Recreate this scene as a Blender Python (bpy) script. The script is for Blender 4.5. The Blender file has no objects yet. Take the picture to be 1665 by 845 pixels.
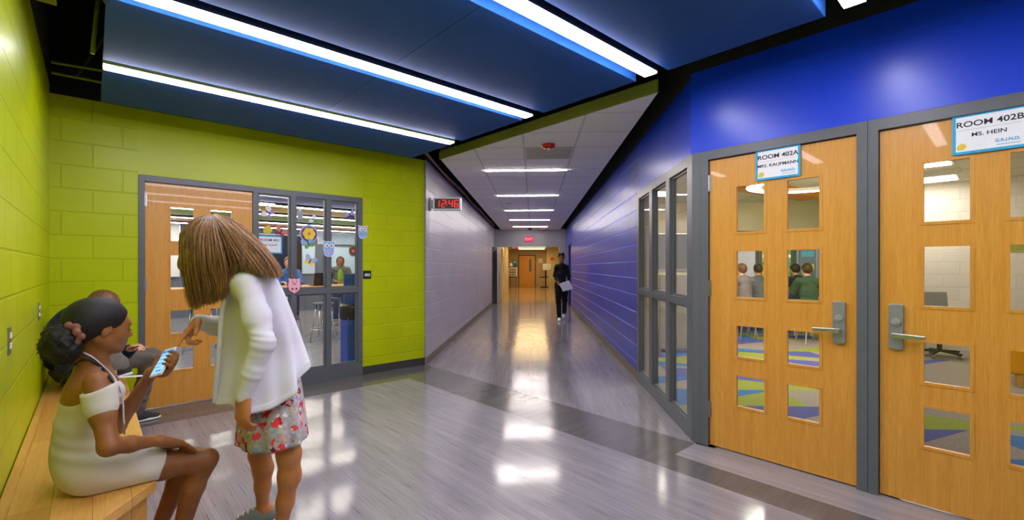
import bpy, math, random
import numpy as np
from mathutils import Vector, Matrix
random.seed(7); np.random.seed(7)
sc = bpy.context.scene
COL = sc.collection
S = math.sqrt(.5)
R = math.radians

# ---------------------------------------------------------------- camera, world, exposure
FPX, HORIZON, YAW, EYE = 748.0, 434.0, R(2.64), 1.35
cam = bpy.data.cameras.new('camera'); cam_o = bpy.data.objects.new('camera', cam); COL.objects.link(cam_o)
cam.sensor_width = 36; cam.lens = 36*FPX/1665; cam.shift_y = (HORIZON-422.5)/1665
cam.clip_start = .03; cam.clip_end = 100
cam_o.location = (0, 0, EYE); cam_o.rotation_euler = (R(90), 0, YAW)
sc.camera = cam_o
w = bpy.data.worlds.new('world'); sc.world = w; w.use_nodes = True
w.node_tree.nodes['Background'].inputs[0].default_value = (.9, .95, 1, 1)
w.node_tree.nodes['Background'].inputs[1].default_value = .15
sc.view_settings.view_transform = 'Standard'; sc.view_settings.look = 'None'
sc.view_settings.exposure = 1.12; sc.view_settings.gamma = 1.0
sc.view_settings.use_curve_mapping = False
STRIP_POWER, HALL_POWER, WARM_POWER, ROOM_POWER = 17.0, 50.0, 5.0, 15.0
sc.cycles.max_bounces = 10; sc.cycles.diffuse_bounces = 5; sc.cycles.glossy_bounces = 4
sc.cycles.transparent_max_bounces = 16
sc.cycles.sample_clamp_indirect = 6
sc.cycles.use_denoising = True

def pt(px, py, d):
    """a point of the place: d metres in front of the lens, seen where the survey picture has (px, py)"""
    r = (px-832.5)/FPX*d; z = EYE+(HORIZON-py)/FPX*d
    return np.array((r*math.cos(YAW)-d*math.sin(YAW), r*math.sin(YAW)+d*math.cos(YAW), z))
def uv(u, v, z=0.): return np.array(((u-v)*S, (u+v)*S, z))

# ---------------------------------------------------------------- materials
def lin(c):
    if isinstance(c, str):
        c = [int(c[i:i+2], 16)/255 for i in (0, 2, 4)]
    return tuple(x/12.92 if x <= .04045 else ((x+.055)/1.055)**2.4 for x in c[:3]) + (1,)
class NT:
    def __init__(s, name):
        s.m = bpy.data.materials.new(name); s.m.use_nodes = True; s.t = s.m.node_tree
        s.b = s.t.nodes['Principled BSDF']; s.out = s.t.nodes['Material Output']
    def n(s, typ, **kw):
        x = s.t.nodes.new(typ)
        for k, v in kw.items():
            if k.startswith('_'): setattr(x, k[1:], v)
            else: x.inputs[k.replace('__', ' ')].default_value = v
        return x
    def l(s, a, b): s.t.links.new(a, b)
    def uv(s, scale=(1, 1, 1), coord='UV', rot=(0, 0, 0), loc=(0, 0, 0)):
        tc = s.n('ShaderNodeTexCoord'); mp = s.n('ShaderNodeMapping')
        mp.inputs['Scale'].default_value = scale; mp.inputs['Rotation'].default_value = rot; mp.inputs['Location'].default_value = loc
        s.l(tc.outputs[coord], mp.inputs[0]); return mp.outputs[0]
    def noise(s, vec, scale, detail=3, rough=.5, dist=0.):
        x = s.n('ShaderNodeTexNoise'); x.inputs['Scale'].default_value = scale; x.inputs['Detail'].default_value = detail
        x.inputs['Roughness'].default_value = rough; x.inputs['Distortion'].default_value = dist
        s.l(vec, x.inputs['Vector']); return x.outputs['Fac']
    def ramp(s, fac, stops, interp='LINEAR'):
        x = s.n('ShaderNodeValToRGB'); x.color_ramp.interpolation = interp; e = x.color_ramp.elements
        while len(e) < len(stops): e.new(.5)
        for i, (p, c) in enumerate(stops): e[i].position = p; e[i].color = lin(c) if isinstance(c, str) else c
        s.l(fac, x.inputs[0]); return x.outputs[0]
    def mix(s, fac, a, b, mode='MIX'):
        x = s.n('ShaderNodeMix'); x.data_type = 'RGBA'; x.blend_type = mode
        for sock, val in ((x.inputs[0], fac), (x.inputs[6], a), (x.inputs[7], b)):
            if isinstance(val, bpy.types.NodeSocket): s.l(val, sock)
            else: sock.default_value = lin(val) if isinstance(val, str) else val
        return x.outputs[2]
    def bump(s, h, strength=.3, dist=.01, prev=None):
        x = s.n('ShaderNodeBump'); x.inputs['Strength'].default_value = strength; x.inputs['Distance'].default_value = dist
        s.l(h, x.inputs['Height'])
        if prev is not None: s.l(prev, x.inputs['Normal'])
        return x.outputs[0]
    def fin(s, col=None, rough=.5, metal=0., normal=None, spec=.5, sheen=0., coat=0.):
        b = s.b
        if col is not None:
            if isinstance(col, bpy.types.NodeSocket): s.l(col, b.inputs['Base Color'])
            else: b.inputs['Base Color'].default_value = lin(col)
        if isinstance(rough, bpy.types.NodeSocket): s.l(rough, b.inputs['Roughness'])
        else: b.inputs['Roughness'].default_value = rough
        b.inputs['Metallic'].default_value = metal; b.inputs['Specular IOR Level'].default_value = spec
        b.inputs['Sheen Weight'].default_value = sheen; b.inputs['Coat Weight'].default_value = coat
        if normal is not None: s.l(normal, b.inputs['Normal'])
        return s.m

def plain(name, c, rough=.5, metal=0., grain=.04, gs=60., spec=.5, bump=.0, sheen=0.):
    t = NT(name); v = t.uv(coord='Object'); f = t.noise(v, gs, 3)
    l = lin(c)[:3]; a = tuple(max(0, x*(1-grain*2)) for x in l)+(1,); b = tuple(min(1, x*(1+grain*2)) for x in l)+(1,)
    return t.fin(t.ramp(f, [(.3, a), (.7, b)]), rough, metal, t.bump(f, bump, .004) if bump else None, spec, sheen)
def emit(name, c, strength):
    t = NT(name); e = t.n('ShaderNodeEmission'); e.inputs[0].default_value = lin(c); e.inputs[1].default_value = strength
    t.l(e.outputs[0], t.out.inputs[0]); return t.m
def cmu(name, c, rough=.32, depth=.35, off=(0, 0), plainwall=False, spec=.5, joint_shading=.72, ms=.0075):
    t = NT(name); v = t.uv(loc=(off[0], off[1], 0)); l = lin(c)
    big = t.noise(v, 1.3, 2); fine = t.noise(v, 160, 2); mid = t.noise(v, 45, 3)
    nrm = t.bump(mid, .10, .004); nrm = t.bump(fine, .08, .002, nrm)
    col = t.ramp(big, [(.3, tuple(x*.93 for x in l[:3])+(1,)), (.7, tuple(min(1, x*1.05) for x in l[:3])+(1,))])
    if not plainwall:
        b = t.n('ShaderNodeTexBrick'); b.offset = .5; b.inputs['Scale'].default_value = 1
        b.inputs['Mortar Size'].default_value = ms; b.inputs['Mortar Smooth'].default_value = .5
        b.inputs['Brick Width'].default_value = .4064; b.inputs['Row Height'].default_value = .2032
        b.inputs['Color1'].default_value = (1, 1, 1, 1); b.inputs['Color2'].default_value = (.95, .95, .95, 1); b.inputs['Mortar'].default_value = (joint_shading, joint_shading, joint_shading, 1)  # joint tone paints in light and shade; joints share the wall paint
        t.l(v, b.inputs['Vector'])
        inv = t.n('ShaderNodeMath', _operation='SUBTRACT'); inv.inputs[0].default_value = 1; t.l(b.outputs['Fac'], inv.inputs[1])
        nrm = t.bump(inv.outputs[0], min(1, depth*2.2), .008, nrm)
        col = t.mix(1., col, b.outputs['Color'], 'MULTIPLY')
    return t.fin(col, rough, 0, nrm, spec)
def wood(name, c1, c2, axis='z', rough=.35, scale=1., planks=False, coat=.2):
    """long grain along z (or along local y for benches)"""
    t = NT(name)
    sc_ = {'z': (22, 22, .9), 'y': (18, 1.1, 18), 'x': (1.1, 18, 18)}[axis]
    v = t.uv(tuple(x*scale for x in sc_), 'Object')
    f = t.noise(v, 1.6, 6, .62, .6); g = t.noise(v, 9, 3, .6)
    col = t.ramp(f, [(.25, c1), (.75, c2)])
    dk = t.ramp(g, [(.35, (.86, .84, .8, 1)), (.6, (1, 1, 1, 1))])
    col = t.mix(1., col, dk, 'MULTIPLY')
    if planks:
        vv = t.uv((1, 1, 1), 'Object', rot=(0, 0, R(90)))
        b = t.n('ShaderNodeTexBrick'); b.offset = .37; b.inputs['Scale'].default_value = 1; b.inputs['Mortar Size'].default_value = .0012
        b.inputs['Brick Width'].default_value = .95; b.inputs['Row Height'].default_value = .115
        b.inputs['Color1'].default_value = (1.0, 1.0, 1.0, 1); b.inputs['Color2'].default_value = (.72, .66, .55, 1); b.inputs['Mortar'].default_value = (.45, .36, .25, 1)
        t.l(vv, b.inputs['Vector']); col = t.mix(1., col, b.outputs['Color'], 'MULTIPLY')
    return t.fin(col, rough, 0, t.bump(g, .08, .002), .5, 0, coat)
def streak_floor(name, rot, c_dark, c_mid, c_light, contrast=1., rough=.10):
    t = NT(name); v0 = t.uv((1, 1, 1), 'Object', rot=(0, 0, rot))
    mp = t.n('ShaderNodeMapping'); mp.inputs['Scale'].default_value = (85, 2.0, 1); t.l(v0, mp.inputs[0])
    f = t.noise(mp.outputs[0], 1.5, 5, .65)
    mp2 = t.n('ShaderNodeMapping'); mp2.inputs['Scale'].default_value = (14, .9, 1); t.l(v0, mp2.inputs[0])
    g = t.noise(mp2.outputs[0], 1.2, 3)
    col = t.ramp(f, [(.30, c_dark), (.42, c_mid), (.72, c_light)])
    col2 = t.ramp(g, [(.3, (.86, .86, .86, 1)), (.7, (1.06, 1.06, 1.06, 1))])
    col = t.mix(1., col, col2, 'MULTIPLY')
    mr = t.n('ShaderNodeMapping'); mr.inputs['Rotation'].default_value = (0, 0, R(90)); t.l(v0, mr.inputs[0])
    b = t.n('ShaderNodeTexBrick'); b.offset = .33; b.inputs['Scale'].default_value = 1; b.inputs['Mortar Size'].default_value = .0008
    b.inputs['Brick Width'].default_value = .92; b.inputs['Row Height'].default_value = .102
    b.inputs['Color1'].default_value = (1, 1, 1, 1); b.inputs['Color2'].default_value = (.88, .88, .88, 1); b.inputs['Mortar'].default_value = (.7, .7, .7, 1)
    t.l(mr.outputs[0], b.inputs['Vector']); col = t.mix(contrast, col, b.outputs['Color'], 'MULTIPLY')
    wv = t.noise(t.uv((1, 1, 1), 'Object'), 2.6, 2)
    nrm = t.bump(wv, .10, .03)
    rr = t.n('ShaderNodeMapRange'); rr.inputs['To Min'].default_value = rough; rr.inputs['To Max'].default_value = rough+.05
    t.l(f, rr.inputs[0])
    return t.fin(col, rr.outputs[0], 0, nrm, .55)
def tile_ceiling(name, c, off):
    t = NT(name); v = t.uv((1, 1, 1), 'Object', loc=(off[0], off[1], 0))
    b = t.n('ShaderNodeTexBrick'); b.offset = 0; b.inputs['Scale'].default_value = 1; b.inputs['Mortar Size'].default_value = .012
    b.inputs['Mortar Smooth'].default_value = .1; b.inputs['Brick Width'].default_value = .607; b.inputs['Row Height'].default_value = .607
    l = lin(c)[:3]
    b.inputs['Color1'].default_value = l+(1,); b.inputs['Color2'].default_value = tuple(x*.95 for x in l)+(1,); b.inputs['Mortar'].default_value = tuple(x*.72 for x in l)+(1,)
    t.l(v, b.inputs['Vector']); n = t.noise(v, 140, 2)
    return t.fin(b.outputs['Color'], .8, 0, t.bump(b.outputs['Fac'], .9, .01, t.bump(n, .2, .003)), .2)
def glass_mat(name='glass', tint=(1, 1, 1, 1), refl=1.):
    t = NT(name); tr = t.n('ShaderNodeBsdfTransparent'); tr.inputs[0].default_value = tint
    gl = t.n('ShaderNodeBsdfGlossy'); gl.inputs['Roughness'].default_value = .02
    ge = t.n('ShaderNodeNewGeometry'); dt = t.n('ShaderNodeVectorMath', _operation='DOT_PRODUCT'); t.l(ge.outputs['Normal'], dt.inputs[0]); t.l(ge.outputs['Incoming'], dt.inputs[1])
    ab = t.n('ShaderNodeMath', _operation='ABSOLUTE'); t.l(dt.outputs['Value'], ab.inputs[0]); om = t.n('ShaderNodeMath', _operation='SUBTRACT'); om.inputs[0].default_value = 1; t.l(ab.outputs[0], om.inputs[1])
    pw = t.n('ShaderNodeMath', _operation='POWER'); pw.inputs[1].default_value = 5; t.l(om.outputs[0], pw.inputs[0])
    m = t.n('ShaderNodeMath', _operation='MULTIPLY_ADD'); m.inputs[1].default_value = .9*refl; m.inputs[2].default_value = .035*refl; t.l(pw.outputs[0], m.inputs[0])
    mx = t.n('ShaderNodeMixShader'); t.l(m.outputs[0], mx.inputs[0]); t.l(tr.outputs[0], mx.inputs[1]); t.l(gl.outputs[0], mx.inputs[2])
    t.l(mx.outputs[0], t.out.inputs[0]); return t.m
def skin_mat(name, c, c2):
    t = NT(name); v = t.uv((1, 1, 1), 'Object'); f = t.noise(v, 14, 4); g = t.noise(v, 400, 2)
    m = t.fin(t.ramp(f, [(.3, c), (.7, c2)]), .46, 0, t.bump(g, .08, .001), .4)
    t.b.inputs['Subsurface Weight'].default_value = .06; t.b.inputs['Subsurface Radius'].default_value = (.02, .008, .004)
    return m
def fabric_mat(name, c, scale=500, rough=.85, b=.15, rib=0, sheen=.1, grain=.05):
    t = NT(name); v = t.uv((1, 1, 1), 'Object'); f = t.noise(v, scale, 2); g = t.noise(v, 12, 3); l = lin(c)[:3]
    col = t.ramp(g, [(.3, tuple(x*(1-grain) for x in l)+(1,)), (.7, tuple(min(1, x*(1+grain)) for x in l)+(1,))])
    nrm = t.bump(f, b, .002)
    if rib:
        wv = t.n('ShaderNodeTexWave'); wv.bands_direction = 'Z'; wv.inputs['Scale'].default_value = rib; wv.inputs['Distortion'].default_value = 1.2; wv.inputs['Detail'].default_value = 1
        t.l(v, wv.inputs['Vector']); nrm = t.bump(wv.outputs['Fac'], .35, .002, nrm)
        col = t.mix(.18, col, wv.outputs['Color'], 'MULTIPLY')
    return t.fin(col, rough, 0, nrm, .2, sheen)
def hair_mat(name, c1, c2, rough=.4):
    t = NT(name); oi = t.n('ShaderNodeTexCoord'); v = t.uv((90, 90, 4), 'Object'); f = t.noise(v, 1.5, 3)
    return t.fin(t.ramp(f, [(.3, c1), (.72, c2)]), rough, 0, t.bump(f, .25, .003), .45)

M = {}
M['green'] = cmu('green_painted_block', 'b8c600', .3, depth=.25, joint_shading=.9, spec=.3); M['green_plain'] = cmu('green_painted_board', 'b8c600', .3, plainwall=True, spec=.3)
M['blue_block'] = cmu('blue_painted_block', '2c41b0', joint_shading=2.1, ms=.010); M['blue'] = cmu('blue_painted_board', '0a3edc', .3, plainwall=True)
M['grey_block'] = cmu('grey_painted_block', 'b8b4be', .35, joint_shading=1.15); M['grey_plain'] = cmu('grey_painted_board', '9a9aa0', plainwall=True)
M['white_block'] = cmu('white_painted_block', 'd3cdc4', .6, depth=.2, joint_shading=.9)
M['cream'] = cmu('cream_wall', 'e4dcc0', .6, plainwall=True)
M['dark'] = plain('black_plenum_and_alcove_shade', '16180f', .9)
M['deck'] = plain('dark_roof_deck', '4c5038', .8)
M['fascia'] = plain('olive_fascia', '8a9438', .6)
M['frame'] = plain('grey_frame_paint', '5d6166', .35, grain=.02, gs=20)
M['door'] = wood('oak_door_veneer', 'd08c2e', 'e0a345')
M['door_edge'] = wood('oak_bead', 'c98a3a', 'dca250')
M['bench'] = wood('maple_bench', 'e0a044', 'f0bf6c', axis='y', planks=True)
M['field_v'] = streak_floor('streaked_floor_room', R(-45), '625d62', '8d888c', '9a959a')
M['field_y'] = streak_floor('streaked_floor_corridor', 0, '605b60', '8b868a', '999498')
M['field_x'] = streak_floor('streaked_floor_border', R(-45), '7e787c', '9b959a', 'a8a2a6')
M['band'] = streak_floor('dark_floor_band', R(45), '565352', '605d5c', '6a6766', .35, .12)
M['baffle'] = plain('blue_ceiling_panel', '254f98', .6, grain=.03, gs=5, spec=.15)
M['baffle_edge_lit'] = plain('lit_blue_panel_edge', '3f8cff', .5)  # panel blue brightened to paint in light from the strip beside it
M['lens'] = emit('white_light_lens', 'f6f2ff', STRIP_POWER)
M['hall_lens'] = emit('corridor_light_lens', 'fff4ee', HALL_POWER)
M['warm_lens'] = emit('warm_light_lens', 'ffd896', WARM_POWER)
M['room_lens'] = emit('room_light_lens', 'fff6e8', ROOM_POWER); M['troffer_lens'] = emit('troffer_lens', 'fff6e8', ROOM_POWER*.55)
M['housing'] = plain('black_fixture_metal', '15171c', .4)
M['tile'] = tile_ceiling('acoustic_ceiling_tile', 'f0ebe8', (.11, -.08))
M['tile_room'] = tile_ceiling('room_ceiling_tile', 'd9d3c0', (0, 0))
M['rubber'] = plain('dark_rubber_base', '3c3c3c', .5); M['rubber_tan'] = plain('tan_rubber_base', '7a6f5e', .5)
M['glass'] = glass_mat(); M['steel'] = plain('brushed_steel', 'b9bac0', .28, 1., .03, 200)
M['steel_dark'] = plain('satin_nickel_plate', '96989a', .45, .7, .03, 200)
M['chrome'] = plain('chrome', 'd8dade', .22, 1.)
M['cylinder'] = plain('key_cylinder_metal', 'a6a8ac', .35, .3); M['white'] = plain('white_plastic', 'ececec', .4); M['paper'] = plain('white_paper', 'eeeef4', .7, grain=.01)
M['black'] = plain('black_plastic', '111214', .4); M['ink'] = plain('black_ink', '17171c', .6)
M['cyan'] = plain('cyan_border', '22a8dc', .6); M['yellow_ink'] = plain('yellow_print', 'e2c63a', .6)
M['red'] = plain('red_plastic', 'c22a1c', .35); M['red_lit'] = emit('red_digit', 'ff2a20', .9)
M['red_sign'] = emit('red_exit_letters', 'ff9aa8', .5)
M['yellow_box'] = plain('lime_conduit', '8f9a1e', .5)

# ---------------------------------------------------------------- mesh helpers
class MB:
    """collects faces; build() links them as one mesh"""
    def __init__(s): s.v = []; s.f = []; s.mi = []; s.uvs = []
    def face(s, pts, mi=0, uvs=None):
        b = len(s.v); s.v += [tuple(map(float, p)) for p in pts]; s.f.append(tuple(range(b, b+len(pts)))); s.mi.append(mi)
        if uvs is None:
            p0, p1, p2 = (Vector(p) for p in pts[:3]); n = (p1-p0).cross(p2-p0); a = [abs(x) for x in n]; k = a.index(max(a))
            uvs = [((p[1], p[2]) if k == 0 else (p[0], p[2]) if k == 1 else (p[0], p[1])) for p in pts]
        s.uvs += list(uvs)
    def box(s, a, b, mi=0):
        x0, y0, z0 = (min(a[i], b[i]) for i in range(3)); x1, y1, z1 = (max(a[i], b[i]) for i in range(3))
        for q in (((x0,y0,z0),(x0,y1,z0),(x1,y1,z0),(x1,y0,z0)), ((x0,y0,z1),(x1,y0,z1),(x1,y1,z1),(x0,y1,z1)),
                  ((x0,y0,z0),(x1,y0,z0),(x1,y0,z1),(x0,y0,z1)), ((x1,y1,z0),(x0,y1,z0),(x0,y1,z1),(x1,y1,z1)),
                  ((x0,y1,z0),(x0,y0,z0),(x0,y0,z1),(x0,y1,z1)), ((x1,y0,z0),(x1,y1,z0),(x1,y1,z1),(x1,y0,z1))): s.face(q, mi)
        return s
    def prism(s, poly, z0, z1, mi=0, side_mi=None, axis='z'):
        """extrudes a polygon given in the plane across the axis"""
        if side_mi is None: side_mi = mi
        mp = {'z': lambda p, h: (p[0], p[1], h), 'y': lambda p, h: (p[0], h, p[1]), 'x': lambda p, h: (h, p[0], p[1])}[axis]
        A = sum(poly[i][0]*poly[(i+1) % len(poly)][1]-poly[(i+1) % len(poly)][0]*poly[i][1] for i in range(len(poly)))
        if (A < 0) != (axis == 'y'): poly = poly[::-1]
        n = len(poly)
        s.face([mp(p, z1) for p in poly], mi); s.face([mp(p, z0) for p in poly[::-1]], mi)
        d = 0
        for i in range(n):
            p, q = poly[i], poly[(i+1) % n]; L = math.dist(p, q)
            s.face([mp(p, z0), mp(q, z0), mp(q, z1), mp(p, z1)], side_mi, [(d, z0), (d+L, z0), (d+L, z1), (d, z1)]); d += L
        return s
    def tube(s, pts, r, n=10, mi=0, cap=True):
        pts = [Vector(p) for p in pts]; rs = r if isinstance(r, (list, tuple)) else [r]*len(pts)
        prev = None; rings = []
        for i, p in enumerate(pts):
            t = (pts[min(i+1, len(pts)-1)]-pts[max(i-1, 0)]).normalized()
            if prev is None: a = t.orthogonal().normalized()
            else: a = (prev-t*prev.dot(t)).normalized()
            prev = a; b = t.cross(a); base = len(s.v)
            for k in range(n):
                an = 2*math.pi*k/n; s.v.append(tuple(p+(a*math.cos(an)+b*math.sin(an))*rs[i]))
            rings.append(base)
        for i in range(len(pts)-1):
            for k in range(n):
                q = (rings[i]+k, rings[i]+(k+1) % n, rings[i+1]+(k+1) % n, rings[i+1]+k); s.f.append(q); s.mi.append(mi); s.uvs += [(0, 0)]*4
        if cap:
            s.f.append(tuple(rings[0]+k for k in range(n))[::-1]); s.mi.append(mi); s.uvs += [(0, 0)]*n
            s.f.append(tuple(rings[-1]+k for k in range(n))); s.mi.append(mi); s.uvs += [(0, 0)]*n
        return s
    def lathe(s, prof, n=32, c=(0, 0), mi=0):
        base = len(s.v)
        for r, z in prof:
            for k in range(n):
                a = 2*math.pi*k/n; s.v.append((c[0]+r*math.cos(a), c[1]+r*math.sin(a), z))
        for i in range(len(prof)-1):
            for k in range(n):
                s.f.append((base+i*n+k, base+i*n+(k+1) % n, base+(i+1)*n+(k+1) % n, base+(i+1)*n+k)); s.mi.append(mi); s.uvs += [(0, 0)]*4
        return s
    def build(s, name, mats, parent=None, loc=(0, 0, 0), rot=0., smooth=False, bevel=0., kind=None):
        me = bpy.data.meshes.new(name); me.from_pydata(s.v, [], s.f)
        for m in (mats if isinstance(mats, (list, tuple)) else [mats]): me.materials.append(M[m] if isinstance(m, str) else m)
        me.polygons.foreach_set('material_index', s.mi)
        ul = me.uv_layers.new(name='UVMap')
        if len(s.uvs) == len(me.loops): ul.data.foreach_set('uv', [x for p in s.uvs for x in p[:2]])
        if smooth: me.polygons.foreach_set('use_smooth', [True]*len(me.polygons))
        me.update()
        o = bpy.data.objects.new(name, me); COL.objects.link(o)
        o.location = tuple(float(x) for x in loc); o.rotation_euler = (0, 0, rot)
        if parent is not None: o.parent = parent
        if bevel:
            w_ = o.modifiers.new('weld', 'WELD'); w_.merge_threshold = 1e-5
            b_ = o.modifiers.new('bevel', 'BEVEL'); b_.width = bevel; b_.segments = 2; b_.limit_method = 'ANGLE'
        if kind: o['kind'] = kind
        return o
def tag(o, label=None, cat=None, group=None, kind=None):
    if label: o['label'] = label
    if cat: o['category'] = cat
    if group: o['group'] = group
    if kind: o['kind'] = kind
    return o
def thing(name, label, cat, loc=(0, 0, 0), rot=0., group=None, kind=None):
    o = bpy.data.objects.new(name, None); COL.objects.link(o); o.empty_display_size = .1
    o.location = tuple(float(x) for x in loc); o.rotation_euler = (0, 0, rot)
    return tag(o, label, cat, group, kind)
def copy_tree(o, parent=None):
    c = o.copy(); COL.objects.link(c)
    if parent is not None: c.parent = parent
    for ch in [x for x in bpy.data.objects if x.parent == o]: copy_tree(ch, c)
    return c
def text_mb(body, size, x=0, z=0, y=0, bold=.0, depth=.0008, align='CENTER', sx=1.):
    cu = bpy.data.curves.new('lettering', 'FONT'); cu.body = body; cu.size = size; cu.align_x = align; cu.offset = bold*size; cu.extrude = depth
    ob = bpy.data.objects.new('lettering', cu); COL.objects.link(ob)
    bpy.context.view_layer.update()
    me = bpy.data.meshes.new_from_object(ob.evaluated_get(bpy.context.evaluated_depsgraph_get()))
    m = MB(); m.v = [(v.co.x*sx+x, y-v.co.z, v.co.y+z) for v in me.vertices]
    for p in me.polygons: m.f.append(tuple(p.vertices)); m.mi.append(0); m.uvs += [(0, 0)]*len(p.vertices)
    bpy.data.objects.remove(ob); bpy.data.curves.remove(cu); bpy.data.meshes.remove(me)
    return m
# ================================================================ SETTING
RA, RG = R(-45), R(45)            # frames along the door wall (x runs left to right) and along the green back wall
VG, UD, XR, XL, YE = 5.53, 3.44, 1.245, -1.48, 17.8
ZW, ZD = 2.83, 4.1                # wall top, roof deck
def xy(u, v): return ((u-v)*S, (u+v)*S)
def struct(name, mb, mats, label=None, **kw):
    o = mb.build(name, mats, **kw); tag(o, label, 'room', kind='structure'); return o
# floors: laid as flat fields inside one slab
f = MB()
def fpoly(mb, pts, mi, z=0.): mb.face([(p[0], p[1], z) for p in pts], mi, [(p[0], p[1]) for p in pts])
UL = -.27
fpoly(f, [xy(UL, -2.5), xy(2.85, -2.5), xy(2.85, 4.97), xy(UL, 4.97)], 0)
fpoly(f, [xy(2.85, 1.66), xy(3.41, 1.66), xy(3.41, 5.53), xy(2.85, 5.53)], 1)
fpoly(f, [xy(UL, 4.97), xy(2.85, 4.97), xy(2.85, 5.53), xy(UL, 5.53)], 1)
fpoly(f, [xy(2.85, -2.5), xy(3.10, -2.5), xy(3.10, 1.66), xy(2.85, 1.66)], 1)
fpoly(f, [xy(3.10, -2.5), xy(3.60, -2.5), xy(3.60, 1.66), xy(3.10, 1.66)], 2)
c0 = xy(3.41, 5.53); c1 = xy(3.41, 1.66)
fpoly(f, [c1, (XR+.12, c1[1]-.1), (XR+.12, YE), (XL-.12, YE), (XL-.12, 6.25), c0], 3)
floor = struct('floor', f, ['field_v', 'band', 'field_x', 'field_y'], 'grey streaked plank floor with a dark border band')
f = MB(); f.box((-6, YE, -.1), (5, 30.6, 0))
M['terrazzo'] = streak_floor('tan_polished_floor', 0, 'b09468', 'bfa478', 'ccb184', .2, .09)
struct('floor', f, 'terrazzo', 'tan polished floor of the hall beyond the corridor end')

# green back wall (thickness to +v), opening for the door unit u .317-2.5 below 2.21
b = MB(); b.box((UL-.15, VG, 0), (.317, VG+.2, ZW)); b.box((2.5, VG, 0), (3.395, VG+.2, ZW)); b.box((.317, VG, 2.21), (2.5, VG+.2, ZW), 1)
struct('wall_back', b, ['green', 'green_plain'], 'lime green block wall behind the bench corner and door 403', rot=RG)
b = MB(); b.box((UL-.2, -2.6, 0), (UL, VG+.02, 2.9))
struct('wall_left', b, 'green', 'lime green block wall behind the bench', rot=RG)
# grey corridor wall (left), with the 45 degree end
b = MB(); b.prism([(XL, 6.30), (XL, 16.55), (XL-.2, 16.55), (XL-.2, 6.48)], 0, ZW)
b.box((XL-.2, 16.55, 2.1), (XL, YE, ZW)); b.box((XL-.35, 16.55, 0), (XL-.2, YE, ZW), 1)  # black panel paints in the shade of the door alcove
struct('wall_corridor_left', b, ['grey_block', 'dark'], 'pale grey block wall along the left of the corridor')
b = MB()
b.box((XR, 5.534, 0), (XR+.02, 15.25, ZW)); b.box((XR+.02, 5.53, 0), (XR+.15, 15.25, ZW), 2); b.box((XR, 16.25, 0), (XR+.2, YE, ZW)); b.box((XR, 15.25, 2.15), (XR+.2, 16.25, ZW)); b.box((XR, 3.64, 2.235), (XR+.2, 5.534, ZW), 1)
struct('wall_corridor_right', b, ['blue_block', 'blue', 'cream'], 'blue block wall along the right of the corridor')
# blue wall above and beside the classroom doors; frame x along -v
b = MB(); L0 = 1.69
b.box((-.02, 0, 2.225), (4.2, .2, ZW+.02)); b.box((2.11, 0, 0), (4.2, .2, 2.225))
struct('wall_right', b, 'blue', 'bright blue wall above the two classroom doors', loc=xy(UD, L0)+(0,), rot=RA)
b = MB(); b.box((UL-.2, -2.8, 0), (3.7, -2.6, ZD)); struct('wall_rear', b, 'grey_plain', 'grey wall behind the viewer', rot=RG)
# end wall with the wide opening
b = MB(); b.box((XL-.2, YE, 0), (-1.3, YE+.2, ZW)); b.box((1.0, YE, 0), (XR+.2, YE+.2, ZW)); b.box((-1.3, YE, 2.13), (1.0, YE+.2, ZW))
struct('wall_end', b, 'grey_plain', 'grey end wall with a wide open doorway')
# hall beyond
M['hall_wall'] = plain('warm_cream_wall', 'd9cba4', .6, gs=3); M['hall_tan'] = plain('tan_wall', 'b7a07a', .6, gs=3)
b = MB(); b.box((-1.5, YE+.2, 0), (-1.3, 24.2, 2.8)); struct('wall_hall_left', b, 'hall_wall', 'cream wall beyond the open double door')
b = MB(); b.box((-6, 30.5, 0), (.87, 30.7, 2.8)); struct('wall_hall_end', b, 'hall_tan', 'tan wall holding the far wooden door')
b = MB(); b.box((.87, 29.9, 0), (5, 30.7, 2.8)); b.box((4.8, YE, 0), (5, 30, 2.8)); b.box((-6, YE, 0), (-5.8, 30.5, 2.8)); struct('wall_hall_right', b, 'hall_wall', 'cream wall at the right of the far hall')
b = MB(); b.box((-6, YE+.2, 2.5), (5, 30.7, 2.6)); struct('ceiling_hall', b, 'tile_room', 'cream ceiling of the hall beyond')
for y, q in ((19.6, 'nearest'), (22.4, 'second'), (25.4, 'third'), (28.4, 'farthest')):
    t = thing('ceiling_light', q+' warm ceiling light panel in the hall beyond the corridor', 'ceiling light', (-.1, y+.3, 2.5), 0, 'warm ceiling lights of the far hall'); MB().box((-.8, -.3, -.03), (.8, .3, -.01)).build('lens', 'warm_lens', t); MB().box((-.82, -.32, -.01), (.82, .32, 0)).build('housing', 'white', t)
# corridor ceiling cloud
zc = 2.79; cl = [(-1.24, 4.865-(-1.24)-.0), (1.03, 4.865-1.03), (1.03, YE), (-1.24, YE)]
b = MB(); b.prism(cl, zc, zc+.1)
struct('ceiling', b, 'tile', 'white suspended tile ceiling over the corridor')
b = MB(); p0, p1 = Vector(cl[0]), Vector(cl[1]); nrm = Vector((-S, -S))*.02
b.prism([p0[:], p1[:], (p1+nrm)[:], (p0+nrm)[:]], zc-.004, zc+.1)
struct('trim_1', b, 'fascia', 'olive edge strip of the corridor ceiling')
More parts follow.
